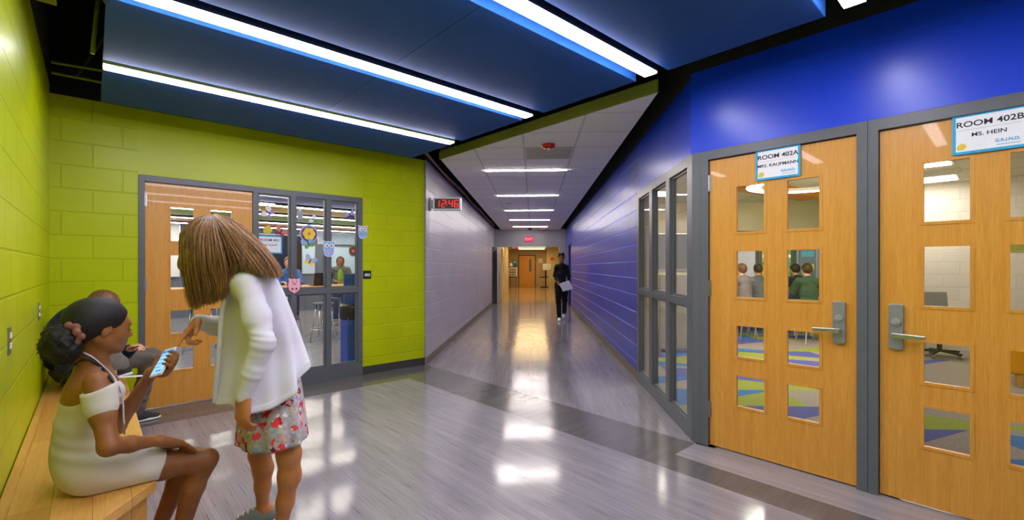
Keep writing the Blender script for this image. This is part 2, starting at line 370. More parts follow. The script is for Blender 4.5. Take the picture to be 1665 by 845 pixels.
# dark plenum: roof deck, upper walls
b = MB(); b.box((-7, -4, ZD), (5, YE+.3, ZD+.1)); struct('ceiling_deck', b, 'deck', 'dark exposed roof deck above the panels')
b = MB()
for k in range(60): b.box((-7, -3.9+k*.3, ZD-.06), (5, -3.78+k*.3, ZD))
struct('ceiling_ribs', b, 'deck', 'dark ribs of the roof deck')
b = MB(); b.box((UL-.2, VG, ZW), (3.395, VG+.2, ZD)); b.box((UL-.2, -2.6, 2.9), (UL, VG, ZD))
struct('wall_upper_left', b, 'dark', 'dark upper wall behind the ceiling panels', rot=RG)
b = MB(); b.box((XL-.2, 6.3, ZW), (XL, YE, ZD)); b.box((XR, 3.64, ZW), (XR+.2, YE, ZD)); b.box((XL, YE, ZW), (XR, YE+.2, ZD)); struct('wall_upper_corridor', b, 'dark', 'dark upper wall above the corridor blocks')
b = MB(); b.box((-.02, 0, ZW+.02), (4.2, .2, ZD)); struct('wall_upper_right', b, 'dark', 'dark upper wall above the blue wall', loc=xy(UD, L0)+(0,), rot=RA)
# baseboards
b = MB(); b.box((2.5, VG-.008, 0), (3.405, VG, .1)); struct('baseboard_back', b, 'rubber', 'dark rubber base under the green wall', rot=RG)
b = MB(); b.box((UL, VG-.008, 0), (.317, VG, .1)); struct('baseboard_corner', b, 'rubber', 'dark rubber base in the bench corner', rot=RG)
b = MB(); b.box((XL, 6.28, 0), (XL+.008, 16.55, .1)); struct('baseboard_left', b, 'rubber_tan', 'tan grey rubber base of the corridor wall')
b = MB(); b.box((XR-.008, 5.534, 0), (XR, 15.25, .1)); struct('baseboard_right', b, 'rubber_tan', 'tan grey rubber base under the blue wall')

# ================================================================ DOORS
XC = [0, .187, .387, .517, .717, .904]; ZC = [.012, .337, .572, .697, .934, 1.125, 1.472, 1.595, 1.94, 2.152]
def door_leaf(root, x0, y0):
    """oak leaf with eight lites, hinged in a frame; local x along the wall, -y towards the viewer"""
    b = MB()
    for i in range(5):
        for j in range(9):
            if i in (1, 3) and j in (1, 3, 5, 7): continue
            b.box((XC[i], 0, ZC[j]), (XC[i+1], .045, ZC[j+1]))
    b.build('door_leaf', 'door', root, (x0, y0, 0))
    t = MB(); g = MB()
    for i in (1, 3):
        for j in (1, 3, 5, 7):
            xa, xb, za, zb = XC[i], XC[i+1], ZC[j], ZC[j+1]; e = .009
            for q in (((xa-e, za-e), (xb+e, za)), ((xa-e, zb), (xb+e, zb+e)), ((xa-e, za), (xa, zb)), ((xb, za), (xb+e, zb))):
                t.box((q[0][0], -.0035, q[0][1]), (q[1][0], .012, q[1][1]))
            for q in (((xa, za), (xb, za+.008)), ((xa, zb-.008), (xb, zb)), ((xa, za), (xa+.008, zb)), ((xb-.008, za), (xb, zb))):
                t.box((q[0][0], -.004, q[0][1]), (q[1][0], .022, q[1][1]))
            gp = MB(); gp.box((xa+.003, .020, za+.003), (xb-.003, .026, zb-.003)); gp.build('glass_pane', 'glass', root, (x0, y0, 0))
    t.build('pane_bead', 'door', root, (x0, y0, 0))
def hinge(root, x, z, y=0.):
    b = MB(); b.tube([(x, y-.009, z-.06), (x, y-.009, z+.06)], .0075, 12); b.box((x-.014, y-.003, z-.058), (x+.014, y+.002, z+.058)); b.build('hinge', 'steel', root)
def lockset(root, x, sgn, y=0.):
    """escutcheon plate with key cylinder and lever; the lever points along sgn"""
    b = MB(); n = 12; W, Z0, Z1 = .034, .872, 1.138
    prof = [(x+W*math.cos(math.pi*k/n), Z1-.012+.012*math.sin(math.pi*k/n)) for k in range(n+1)]
    prof += [(x-W*math.cos(math.pi*k/n), Z0+.012-.012*math.sin(math.pi*k/n)) for k in range(n+1)]
    b.prism(prof, y-.022, y, axis='y'); pl = b.build('lock_plate', 'steel_dark', root, bevel=.003)
    c = MB(); c.tube([(x, y-.020, 1.035), (x, y-.034, 1.035)], .021, 24); c.tube([(x, y-.03, 1.035), (x, y-.038, 1.035)], .0145, 24); c.box((x-.004, y-.044, 1.022), (x+.004, y-.038, 1.030)); c.box((x-.0015, y-.0415, 1.028), (x+.0015, y-.039, 1.043)); c.build('key_cylinder', 'cylinder', pl, smooth=False)
    l = MB(); l.tube([(x, y-.018, .958), (x, y-.055, .958)], .012, 16)
    l.prism([(x-.014*sgn, .943), (x+.124*sgn, .945), (x+.132*sgn, .950), (x+.132*sgn, .967), (x-.014*sgn, .973)], y-.070, y-.052, axis='y')
    l.build('door_handle', 'steel', pl, bevel=.003)
def frame_mb(boxes):
    b = MB()
    for a, c in boxes: b.box(a, c)
    return b
# two classroom doors: local x = 0 at v 1.69 (corner), u = UD
X0 = xy(UD, L0)+(0,)
dA = thing('door_1', 'oak classroom door with eight panes and ROOM 402A sign, left of the pair', 'door', X0, RA, kind='structure')
xA, xB = L0-1.563, L0-.546
door_leaf(dA, xA, .012)
fr = frame_mb([((0, -.012, 0), (xA-.004, .16, 2.225)), ((xA+.908, -.012, 0), (xA+.962, .16, 2.225)), ((xA-.004, -.012, 2.158), (xA+.908, .16, 2.225)), ((xA-.004, .06, 2.14), (xA+.908, .075, 2.158)), ((.062, -.0135, 0), (.066, -.011, 2.225))])
fr.build('door_frame', 'frame', dA, bevel=.002)
for z in (1.98, 1.19, .28): hinge(dA, xA-.002, z, .008)
lockset(dA, L0-.745, -1, .012)
dB = thing('door_2', 'oak classroom door with eight panes and ROOM 402B sign, cut by the right edge', 'door', X0, RA, kind='structure')
door_leaf(dB, xB, .012)
frame_mb([((xA+.964, -.012, 0), (xB-.004, .16, 2.225)), ((xB+.908, -.012, 0), (xB+.97, .16, 2.225)), ((xB-.004, -.012, 2.158), (xB+.908, .16, 2.225))]).build('door_frame', 'frame', dB, bevel=.002)
for z in (1.98, 1.19, .28): hinge(dB, xB+.906, z, .008)
lockset(dB, L0-.470, 1, .012)
# door 403 with its sidelights; local x = u - .317
G0 = xy(.317, VG)+(0,)
dG = thing('door_3', 'oak door with eight panes behind the woman in the white cardigan', 'door', G0, RG, kind='structure')
door_leaf(dG, .05, .012)
frame_mb([((0, -.012, 0), (.046, .16, 2.215)), ((.958, -.012, 0), (.991, .16, 2.215)), ((.046, -.012, 2.158), (.958, .16, 2.215))]).build('door_frame', 'frame', dG, bevel=.002)
for z in (1.98, 1.19, .28): hinge(dG, .048, z, .008)
lockset(dG, .87, -1, .012)
def glazing(name, label, loc, rot, xs, zs, W, H, depth=.05, base=.0):
    t = thing(name, label, 'window', loc, rot, kind='structure')
    b = MB(); zz = [base]+[z for q in zs for z in q]+[H]; xx = [0]+[x for q in xs for x in q]+[W]
    for i in range(0, len(xx), 2): b.box((xx[i], -.012, base), (xx[i+1], depth, H))
    for (xa, xb) in xs:
        for j in range(0, len(zz), 2): b.box((xa, -.012, zz[j]), (xb, depth, zz[j+1]))
    b.build('window_frame', 'frame', t)
    st = MB()
    for (xa, xb) in xs:
        for (za, zb) in zs:
            e = .016
            for q in (((xa, za), (xb, za+e)), ((xa, zb-e), (xb, zb)), ((xa, za+e), (xa+e, zb-e)), ((xb-e, za+e), (xb, zb-e))): st.box((q[0][0], .008, q[0][1]), (q[1][0], .045, q[1][1]))
            g = MB(); g.box((xa+.004, .022, za+.004), (xb-.004, .028, zb-.004)); g.build('glass_pane', 'glass', t)
    st.build('glazing_stop', 'frame', t)
    return t
glazing('window_1', 'grey framed sidelight of six panes between door 403 and the green wall', xy(1.308, VG)+(0,), RG, [(.012, .345), (.40, .742), (.795, 1.132)], [(.17, 1.035), (1.10, 2.152)], 1.192, 2.215)
glazing('window_2', 'grey framed sidelight of six panes at the end of the blue block wall', (XR, 5.534, 0), R(-90), [(.092, .573), (.691, 1.184), (1.301, 1.779)], [(.13, 1.035), (1.10, 2.152)], 1.90, 2.235)

# ceiling panels and strip lights over the room
def baffle(v0, v1, u0=.05, u1=2.92, group='blue ceiling panels', lab=''):
    t = thing('ceiling_panel', lab, 'ceiling panel', (*xy(u0, v0), 2.70), RG, group)
    L, W = u1-u0, v1-v0
    b = MB(); h = L/2
    b.box((0, 0, 0), (h-.002, W, .05)); b.box((h+.002, 0, 0), (L, W, .05)); b.build('panel_face', 'baffle', t)
    e = MB(); e.box((.001, -.006, .0), (L-.001, 0, .10)); e.build('panel_edge', 'baffle_edge_lit', t)
    for x in (.3, h, L-.3):
        for y in (.15, W-.15): MB().tube([(x, y, .05), (x, y, 1.39)], .004, 6).build('hanger_rod', 'housing', t)
for (v0, v1, lab) in [(4.17, 5.03, 'teal blue ceiling panel nearest the green wall'), (3.07, 4.005, 'blue ceiling panel between the first and second strip lights from the green wall'),
                      (1.87, 2.79, 'blue ceiling panel between the second and third strip lights'), (.70, 1.61, 'blue ceiling panel nearest the blue door wall, cut by the top edge'),
                      (-.5, .38, 'blue ceiling panel over the viewer beyond the last strip light')]:
    baffle(v0, v1, lab=lab)
for v, lab in [(4.08, 'long white strip light nearest the green wall'), (2.90, 'second long white strip light from the green wall'), (1.70, 'third long white strip light, ending above the corridor mouth'), (.55, 'short visible end of the strip light at the top right edge'), (-.65, 'added unseen strip light behind the viewer')]:  # last strip is unseen, added for its light on the walls
    t = thing('strip_light', lab, 'ceiling light', (*xy(.05, v-.05), 2.685), RG, 'strip lights between the blue panels')
    L = 2.80
    b = MB(); b.box((0, 0, .0), (L, .1, .09)); b.build('housing', 'fascia' if v == 4.08 else 'housing', t)  # first housing is coloured olive to stand for its lit side
    b = MB(); b.box((.004, .004, -.012), (L-.004, .096, 0)); b.build('lens', 'lens', t)
    [MB().tube([(x, .05, .09), (x, .05, 1.41)], .003, 6).build('cable', 'housing', t) for x in (.3, 1.4, 2.5)]
for i, y in enumerate((6.82, 9.235, 11.65, 14.03, 16.37)):
    t = thing('linear_ceiling_light', ['nearest', 'second', 'third', 'fourth', 'farthest'][i]+' of the five linear lights in the corridor ceiling', 'ceiling light', (-.11, y, zc), 0, 'linear lights in the corridor ceiling')
    b = MB(); b.box((-.61, -.04, -.006), (.61, .04, 0)); b.build('trim_frame', 'white', t)
    b = MB(); b.box((-.605, -.027, -.012), (.605, .027, -.006)); b.build('lens', 'hall_lens', t)
# smoke strobe, vents, sprinkler heads
t = thing('fire_alarm', 'round red fire alarm on the corridor ceiling', 'fire alarm', (.18, 5.42, zc)); 
MB().lathe([(0, 0), (.075, 0), (.078, -.02), (.062, -.045), (.03, -.05), (0, -.05)], 28).build('alarm_body', 'red', t, smooth=True)
MB().lathe([(.02, -.048), (.018, -.06), (0, -.062)], 16).build('strobe', 'white', t, smooth=True)
t = thing('ceiling_vent', 'perforated square return vent set in the corridor ceiling', 'vent', (-.11, 5.54, zc))
b = MB(); b.box((.01, .01, -.006), (.597, .03, 0)); b.box((.01, .577, -.006), (.597, .597, 0)); b.box((.01, .03, -.006), (.03, .577, 0)); b.box((.577, .03, -.006), (.597, .577, 0)); b.build('vent_frame', 'tile_room', t)
M['perf'] = plain('perforated_metal', 'c4bfb4', .6, gs=300, grain=.15)
b = MB(); [b.box((.03, .04+k*.027, -.005), (.577, .055+k*.027, -.001)) for k in range(20)]; b.build('louvre', 'perf', t)
t = thing('ceiling_speaker', 'small dark ceiling sensor near the far corridor lights', 'sensor', (-.55, 10.4, zc)); MB().lathe([(.0, -.015), (.05, -.012), (.055, 0)], 20).build('sensor_body', 'steel_dark', t, smooth=True)
t = thing('dome_camera', 'dark dome camera at the end of the corridor ceiling', 'camera', (-.12, 17.0, zc)); MB().lathe([(0, -.09), (.05, -.075), (.07, -.04), (.075, 0)], 20).build('dome', 'black', t, smooth=True)
b = MB().box((.25, 16.9, zc-.05), (.45, 17.0, zc)); tag(b.build('alarm_light', 'red'), 'small red alarm light at the far end of the ceiling', 'alarm light')

# digital clock on its bracket
t = thing('wall_clock', 'digital clock showing 12:46 in red digits, on a bracket from the corridor wall', 'clock', (-1.46, 6.55, 2.16))
b = MB(); b.box((-.012, -.05, .0), (.0, .06, .18)); b.box((0, -.012, .03), (.035, .02, .15)); b.build('bracket', 'steel_dark', t)
b = MB(); b.box((.03, -.045, 0), (.43, .045, .185)); b.build('clock_case', 'frame' if 0 else 'white', t, bevel=.006)
b = MB(); b.box((.055, -.049, .022), (.405, -.044, .163)); b.build('display', 'black', t)
SEG = {'1': 'bc', '2': 'abged', '4': 'fgbc', '6': 'afgedc'}
def seg_digit(mb, ch, x, z, w_, h, t_=.011, y=-.0535, sl=.008):
    q = {'a': ((0, h), (w_, h)), 'd': ((0, 0), (w_, 0)), 'g': ((0, h/2), (w_, h/2)), 'f': ((0, h/2), (0, h)), 'b': ((w_, h/2), (w_, h)), 'e': ((0, 0), (0, h/2)), 'c': ((w_, 0), (w_, h/2))}
    for s_ in SEG[ch]:
        (xa, za), (xb, zb) = q[s_]; f_ = lambda px, pz: (x+px+sl*pz/h, z+pz)
        if za == zb: poly = [f_(xa+.002, za-t_/2), f_(xb-.002, za-t_/2), f_(xb-.002, za+t_/2), f_(xa+.002, za+t_/2)]
        else: poly = [f_(xa-t_/2, za+.003), f_(xa+t_/2, za+.003), f_(xa+t_/2, zb-.003), f_(xa-t_/2, zb-.003)]
        mb.prism(poly, y, y+.004, axis='y')
for ch, x in zip('1246', (.055, .145, .245, .325)): dg = MB(); seg_digit(dg, ch, x+.012, .045, .05, .095); dg.build('digit', 'red_lit', t)
for z in (.075, .115): MB().box((.222, -.0535, z-.006), (.233, -.0495, z+.006)).build('colon_dot', 'red_lit', t)

# conduits, cables and junction box in the plenum
def cable(name, label, pts, r, m, cat='conduit', group=None):
    t = MB().tube(pts, r, 8).build(name, m); return tag(t, label, cat, group)
cable('electrical_conduit', 'olive conduit running up past the left end of the panels', [uv(.0, 4.0, 2.62+.1), uv(.02, 4.0, 3.0), uv(.05, 4.2, 3.4), uv(.03, 4.2, 4.05)], .012, 'yellow_box')
cable('electrical_conduit', 'thin conduit slanting down to the upper left panel', [uv(-.2, 2.6, 3.7), uv(.0, 3.6, 3.0), uv(.1, 3.75, 2.9)], .01, 'yellow_box')
cable('electrical_conduit', 'upper of two level conduits above the green wall corner', [uv(-.25, 5.3, 3.02), uv(.3, 5.25, 3.04), uv(1.2, 5.25, 3.06)], .012, 'yellow_box')
cable('electrical_conduit', 'lower of two level conduits above the green wall corner', [uv(-.25, 5.35, 2.95), uv(1.2, 5.3, 2.95)], .012, 'yellow_box')
b = MB(); b.box((0, -.03, 0), (.11, .09, .2)); t = thing('junction_box', 'olive junction box high on the left wall', 'electrical box', (*xy(UL+.002, 3.75), 2.93), RG)
b.build('box_body', 'deck', t); b = MB(); b.box((0, -.032, -.03), (.112, .092, .0)); b.build('box_cover', 'yellow_box', t); b = MB(); b.tube([(.05, .03, .2), (.05, .03, .5), (.02, .05, .9)], .012, 8); b.build('conduit_stub', 'yellow_box', t)
M['orange_cable'] = plain('orange_cable', 'a8492c', .6); M['grey_cable'] = plain('grey_cable', '9b9a8c', .6)
for nm, dx, m, lab in (('data_cable', .03, 'orange_cable', 'orange cable bundle draped along the top of the grey corridor wall'), ('data_cable', .06, 'grey_cable', 'grey cable bundle draped along the top of the grey corridor wall')):
    pts = [(XL-.0+dx, 6.1+k*.9, ZW+.03+.02*math.sin(k*1.7+dx*40)) for k in range(13)]
    pts = [(XL-.28+dx*2, 5.95, ZW+.12)]+pts
    cable(nm, lab, pts, .012, m, 'cable')
for (u, v, z, ang) in ((0.3, 5.42, 3.4, 0), ):
    cable('roof_brace', 'faint diagonal steel brace in the dark roof space', [uv(-.1, 5.4, 2.98), uv(.35, 5.2, 3.9)], .012, 'deck', 'beam')
for y, q in ((0.5, 'nearest'), (2.8, 'middle'), (5.1, 'farthest')):
    t = thing('roof_joist', q+' dark steel roof joist in the open roof space', 'joist', (0, y, 3.7), 0, 'dark roof joists')
    b = MB(); b.box((-6, -.04, .3), (3, .04, .38)); b.box((-6, -.04, -.1), (3, .04, -.05)); b.build('chord', 'deck', t)
    b = MB(); [b.tube([(-6+k*.45, 0, -.07), (-6+(k+1)*.45, 0, .32)] if k % 2 else [(-6+k*.45, 0, .32), (-6+(k+1)*.45, 0, -.07)], .012, 6) for k in range(20)]; b.build('web', 'deck', t)

# signs --------------------------------------------------------------
def door_sign(name, label, loc, rot, w_, h, l1, l2, extra=None, tilt=0., s1=.3, s2=.2):
    t = thing(name, label, 'sign', loc, rot); t.rotation_euler = (0, tilt, rot)
    MB().box((0, -.003, 0), (w_, 0, h)).build('border', 'cyan', t)
    MB().box((.014, -.0038, .014), (w_-.014, -.001, h-.014)).build('paper', 'paper', t)
    a = text_mb(l1, h*s1, w_/2, h*.68, -.0045, .014, sx=1.12); a.build('lettering', 'ink', t)
    a = text_mb(l2, h*s2, w_/2, h*.42, -.0045, .012, sx=1.15); a.build('lettering', 'ink', t)
    MB().box((.02, -.0042, h*.6), (w_-.02, -.0038, h*.606)).build('rule', 'steel_dark', t)
    if extra:
        text_mb('G.R.I.N.D.', h*.1, w_*.74, h*.2, -.0045, .03).build('lettering', 'cyan', t)
        MB().prism([(w_*.08, h*.1), (w_*.16, h*.11), (w_*.2, h*.16), (w_*.19, h*.24), (w_*.13, h*.27), (w_*.07, h*.22), (w_*.06, h*.15)], -.0045, -.0038, axis='y').build('emblem', 'yellow_ink', t)
        MB().box((w_*.6, -.0042, h*.125), (w_*.9, -.0038, h*.14)).build('small_print', 'steel_dark', t)
    return t
o = door_sign('door_sign', 'cyan bordered paper sign reading ROOM 402A MRS. KAUFMANN on the left oak door', (*xy(UD, 1.232), 1.952), RA, .275, .21, 'ROOM 402A', 'MRS. KAUFMANN', True, 0, .195, .135)
o = door_sign('door_sign', 'cyan bordered paper sign reading ROOM 402B MS. HEIN on the right oak door', (*xy(UD, .234), 1.952), RA, .275, .21, 'ROOM 402B', 'MS. HEIN', True, 0, .195, .135)
o = door_sign('door_sign', 'cyan bordered paper sign reading ROOM 403 MRS. PLATT in the sidelight', (*xy(1.305+.012, VG+.045), 1.50), RG, .262, .2, 'ROOM 403', 'MRS. PLATT', None, 0, .185, .135)
t = thing('room_number_plate', 'small black plate reading 403 on the green wall', 'sign', (*xy(2.51, VG), 1.20), RG)
MB().box((0, -.008, 0), (.105, 0, .105)).build('plate', 'black', t, bevel=.006); text_mb('403', .052, .053, .034, -.009, .02).build('lettering', 'white', t)
t = thing('exit_sign', 'red EXIT sign above the end doorway', 'exit sign', (-.16, YE-.01, 2.33)); MB().box((-.17, -.03, 0), (.17, 0, .21)).build('case', emit('exit_face', 'e0405c', .4), t); text_mb('EXIT', .15, 0, .05, -.031, .03).build('lettering', 'red_sign', t)
t = thing('exit_sign', 'red sign over the far hall, left of the wooden door', 'exit sign', (-1.0, 24.2, 2.32)); MB().box((-.2, -.03, 0), (.2, 0, .13)).build('case', 'red', t); text_mb('EXIT', .11, 0, .025, -.031, .03).build('lettering', 'red_sign', t)
# wall devices
def outlet(label, loc, rot, w_=.075, h=.12, m='steel', name='wall_outlet', nn=2):
    t = thing(name, label, 'outlet', loc, rot); MB().box((-w_/2, -.006, -h/2), (w_/2, 0, h/2)).build('cover_plate', m, t, bevel=.002)
    for k in range(nn): MB().box((-.012, -.010, (k-.5)*.045-.012), (.012, -.005, (k-.5)*.045+.012)).build('switch_rocker', 'white', t)
outlet('steel switch plate on the green wall, nearer of two', (*xy(UL, 2.95), 1.03), RA+R(180), m='steel', name='switch_plate')
outlet('steel switch plate on the green wall, farther of two', (*xy(UL, 4.43), 1.055), RA+R(180), m='steel', name='switch_plate')
outlet('grey outlet low on the corridor wall, nearer of two', (XL, 11.7, .30), R(90), name='wall_outlet')
outlet('grey outlet low on the corridor wall, farther of two', (XL, 13.1, .29), R(90), name='wall_outlet')

# bench ---------------------------------------------------------------
t = thing('wooden_bench', 'long maple plank bench along the lime green wall', 'bench', (*xy(0, 4), 0), RG)
e0 = uv(0, 4.0)
def loc_uv(x, y): return ((x+y)*S, (-x+y)*S-4.0)
poly = [(UL+.004, VG-4.0-.004), (.2, VG-4.0-.004), (.2, 2.45-4.0), loc_uv(-1.455, 1.08)]
poly[3] = (UL+.004, poly[3][1])
b = MB(); b.prism(poly, .405, .45); b.build('seat', 'bench', t, bevel=.004)
c = [(UL+.02, VG-4.02), (.17, VG-4.02), (.17, 2.47-4.0), (UL+.02, poly[3][1]+.06)]
b = MB(); b.prism(c, 0, .405); b.build('bench_base', 'bench', t)

# corridor end doors, side door ---------------------------------------
t = thing('door_4', 'grey double door leaf folded open at the end of the corridor', 'door', (-1.30, YE, 0), R(-92), kind='structure')
M['leaf_grey'] = plain('grey_door_paint', 'b5b2b5', .4)
MB().box((0, 0, .01), (.93, .045, 2.1)).build('door_leaf', 'leaf_grey', t); MB().box((.82, .045, .98), (.87, .075, 1.14)).build('lock_plate', 'steel', t)
t = thing('door_5', 'dark blue door recess in the blue corridor wall beside the walking man', 'door', (XR+.05, 16.25, 0), R(-90), kind='structure')
M['navy'] = plain('navy_door_paint', '14206a', .4)
b = MB(); b.box((0, 0, 0), (1.0, .06, 2.15)); b.build('door_leaf', 'navy', t); b = MB(); b.box((-.0, -.06, 0), (.05, 0, 2.15)); b.box((.95, -.06, 0), (1.0, 0, 2.15)); b.box((0, -.06, 2.1), (1, 0, 2.15)); b.build('door_frame', 'navy', t); MB().box((.86, -.05, .95), (.9, 0, 1.05)).build('door_handle', 'steel', t)
t = thing('door_6', 'orange wood door with a narrow glass slot at the far end', 'door', (-.98, 30.5, 0), 0, kind='structure')
b = MB(); b.box((.05, -.03, .01), (1.09, .0, 2.1)); b.build('door_leaf', 'door', t); b = MB(); b.box((0, -.05, 0), (.05, 0, 2.16)); b.box((1.09, -.05, 0), (1.15, 0, 2.16)); b.box((0, -.05, 2.1), (1.15, 0, 2.16)); b.build('door_frame', 'rubber', t)
b = MB(); b.box((.70, -.04, 1.05), (.86, -.03, 1.87)); b.build('glass_pane', plain('dark_glass', '6b6a58', .2), t); MB().box((.95, -.08, 1.0), (1.04, -.03, 1.05)).build('door_handle', 'steel', t)
t = thing('door_7', 'cream door with a dark window slot in the hall beyond, at left', 'door', (-1.3, 18.9, 0), R(90), kind='structure')
b = MB(); b.box((0, -.04, .01), (.95, 0, 2.1)); b.build('door_leaf', plain('cream_door', 'e2cb86', .4), t); MB().box((.62, -.046, 1.05), (.78, -.04, 1.8)).build('glass_pane', 'black', t); MB().box((.83, -.10, 1.0), (.93, -.04, 1.03)).build('door_handle', 'steel', t)
# far hall contents
def flat(name, label, cat, loc, w_, h, m, d=.012, marks=None):
    t = thing(name, label, cat, loc); MB().box((0, -d, 0), (w_, 0, h)).build('sheet', m, t)
    for (x, z, a, c_, mm) in (marks or []): MB().box((x, -d-.003, z), (x+a, -d, z+c_)).build('printed_area', mm, t)
    return t
M['teal'] = plain('teal_print', '3f9cae', .6); M['violet'] = plain('violet_print', '6a4fa8', .6); M['orange_p'] = plain('orange_paper', 'ee6a1c', .6); M['board_w'] = plain('white_board_surface', 'e8ebef', .35)
flat('poster', 'teal poster on the far wall left of the wooden door', 'poster', (-1.36, 30.5, 1.35), .32, .46, 'teal', marks=[(.04, .05, .24, .1, 'violet'), (.05, .3, .2, .08, 'board_w')])
flat('paper_notice', 'orange square notice on the far cream wall', 'notice', (1.12, 29.9, 1.78), .24, .22, 'orange_p')
flat('paper_notice', 'framed notice on the far tan wall right of the wooden door', 'notice', (.30, 30.5, 1.6), .36, .36, 'hall_tan', marks=[(.03, .03, .3, .3, 'cream')])
flat('whiteboard', 'small whiteboard on the far wall above the wheelchair desk', 'whiteboard', (.62, 29.88, 1.15), .55, .42, 'board_w')
flat('whiteboard', 'yellow note beside the walking man', 'note', (1.25, 29.89, 1.35), .2, .25, 'yellow_ink')
t = thing('display_easel', 'low display board on legs at the left of the far hall', 'easel', (-1.55, 29.7, 0))
b = MB(); b.box((0, 0, .72), (.5, .03, 1.3)); b.build('board', 'paper', t); b = MB(); [b.box((x, -.02, z), (x+.08, 0, z+.12)) for x in (.06, .2, .34) for z in (.78, .95, 1.12)]; b.build('photographs', 'rubber', t)
b = MB(); b.box((-.02, -.02, .68), (.54, .05, .74)); [b.box((x, 0, 0), (x+.03, .03, .7)) for x in (.05, .42)]; b.build('stand', 'black', t)
t = thing('reading_lamp', 'small white lamp on top of the far display board', 'lamp', (-1.45, 29.7, 1.3)); MB().lathe([(.03, 0), (.03, .12), (.13, .13), (.08, .3), (0, .3)], 16).build('lamp_shade', 'paper', t)
t = thing('office_desk_chair', 'dark chair with a writing arm right of the far wooden door', 'chair', (.65, 29.3, 0))
b = MB(); b.box((-.25, -.2, .68), (.3, .2, .74)); b.build('writing_arm', 'black', t); b = MB(); b.box((.1, -.2, .74), (.2, .2, 1.15)); b.build('backrest', 'black', t)
b = MB(); b.tube([(.15, 0, 0.1), (.15, 0, .7)], .04); b.box((-.2, -.2, .05), (.3, .2, .12)); b.build('base', 'black', t)
# ================================================================ ROOM 403 (behind the green wall)
M['room_floor'] = streak_floor('grey_room_floor', 0, '77757a', '8d8b91', '9d9ba1', .3, .14)
f = MB(); f.face([(*xy(-1.2, VG), 0), (*xy(3.2, VG), 0), (-1.64, 6.9, 0), (-1.64, 16, 0), (*xy(12, 15.2), 0), (*xy(-1.2, 15.2), 0)]); struct('floor', f, 'room_floor', 'grey floor of room 403')
M['room_blue'] = plain('pale_blue_wall', '9fb4c8', .6, gs=3); M['slate'] = plain('slate_wall', '5f6b7a', .6, gs=3)
b = MB(); b.box((-1.4, 15, 0), (12, 15.2, 3.4)); struct('wall_classroom_end', b, 'slate', 'slate far wall of room 403', rot=RG)
b = MB(); b.box((-1.4, VG+.2, 0), (-1.2, 15, 3.4)); struct('wall_classroom_left', b, 'room_blue', 'pale blue wall of room 403 seen through the door panes', rot=RG)
b = MB(); b.box((XL-.35, 6.9, 0), (XL-.2, 22, 3.4)); struct('wall_classroom_right', b, 'room_blue', 'pale wall at the right of room 403')
b = MB(); b.box((-1.4, VG+.2, 3.2), (12, 15.2, 3.4)); struct('ceiling_classroom', b, 'deck', 'dark ceiling of room 403', rot=RG)
M['yellow_b'] = plain('yellow_ceiling_panel', 'd6bd1e', .55); M['lime_b'] = plain('lime_ceiling_panel', '9fbe2a', .55); M['orange_b'] = plain('orange_ceiling_panel', 'e08a2c', .55); M['blue_b'] = plain('blue_ceiling_panel_far', '4a5fae', .55)
for (v0, v1, m, lab) in ((7.6, 8.9, 'blue_b', 'blue'), (9.3, 10.5, 'yellow_b', 'yellow'), (10.9, 12.4, 'lime_b', 'lime'), (12.9, 14.0, 'orange_b', 'orange'), (6.0, 7.2, 'blue_b', 'nearest blue')):
    t = thing('ceiling_panel', lab+' hanging ceiling panel in room 403 seen through the sidelight', 'ceiling panel', (*xy(-.8, v0), 2.5), RG, 'coloured ceiling panels of room 403')
    LL = min(8.5, v0-2.5+.8); MB().box((0, 0, 0), (LL, v1-v0, .06)).build('panel_face', m, t); MB().tube([(LL/2, .5, .06), (LL/2, .5, .7)], .01, 6).build('hanger_rod', 'housing', t)
for v, lab in ((7.40, 'nearest'), (9.05, 'second'), (10.65, 'third'), (12.65, 'fourth'), (14.2, 'farthest')):
    t = thing('strip_light', lab+' strip light in the ceiling of room 403 seen through the sidelight', 'ceiling light', (*xy(-.5, v), 2.47), RG, 'strip lights of room 403')
    LL = min(7.5, v-3.0+.5); MB().box((0, 0, -.012), (LL, .09, 0)).build('lens', 'room_lens', t); MB().box((0, -.004, 0), (LL, .094, .06)).build('housing', 'housing', t)
def wall_board(label, u, v, z, w_, h, m='board_w', name='whiteboard', cat='whiteboard', rot=RG, d=.03):
    t = thing(name, label, cat, (*xy(u, v), z), rot); MB().box((0, -d, 0), (w_, 0, h)).build('board_surface', m, t)
    b = MB(); e = .02; [b.box(a, c) for a, c in (((-e, -d-.005, -e), (w_+e, 0, 0)), ((-e, -d-.005, h), (w_+e, 0, h+e)), ((-e, -d-.005, 0), (0, 0, h)), ((w_, -d-.005, 0), (w_+e, 0, h)))]; b.build('board_frame', 'steel', t); return t
M['board_b'] = plain('pale_blue_board', 'b6cfe0', .35)
wall_board('pale whiteboard behind the seated student in room 403', 4.35, 15, 1.15, .85, .85, 'board_b')
wall_board('pale whiteboard behind the standing person in room 403', 5.5, 15, 1.15, 1.2, .85, 'board_b')
wall_board('pale blue panel painting in the lit wall top above the whiteboards in room 403', 5.3, 15, 2.1, 1.5, .35, 'room_blue', 'lit_wall_top', 'painted light')  # added pale panel stands for the lit top of the slate wall
wall_board('tall whiteboard seen through the door 403 panes', .5, 14.98, 1.1, 1.2, 1.6, 'board_w')
wall_board('black television behind the room 403 sign', 3.0, 12.5, 1.2, 1.0, .95, 'black', 'television', 'television')
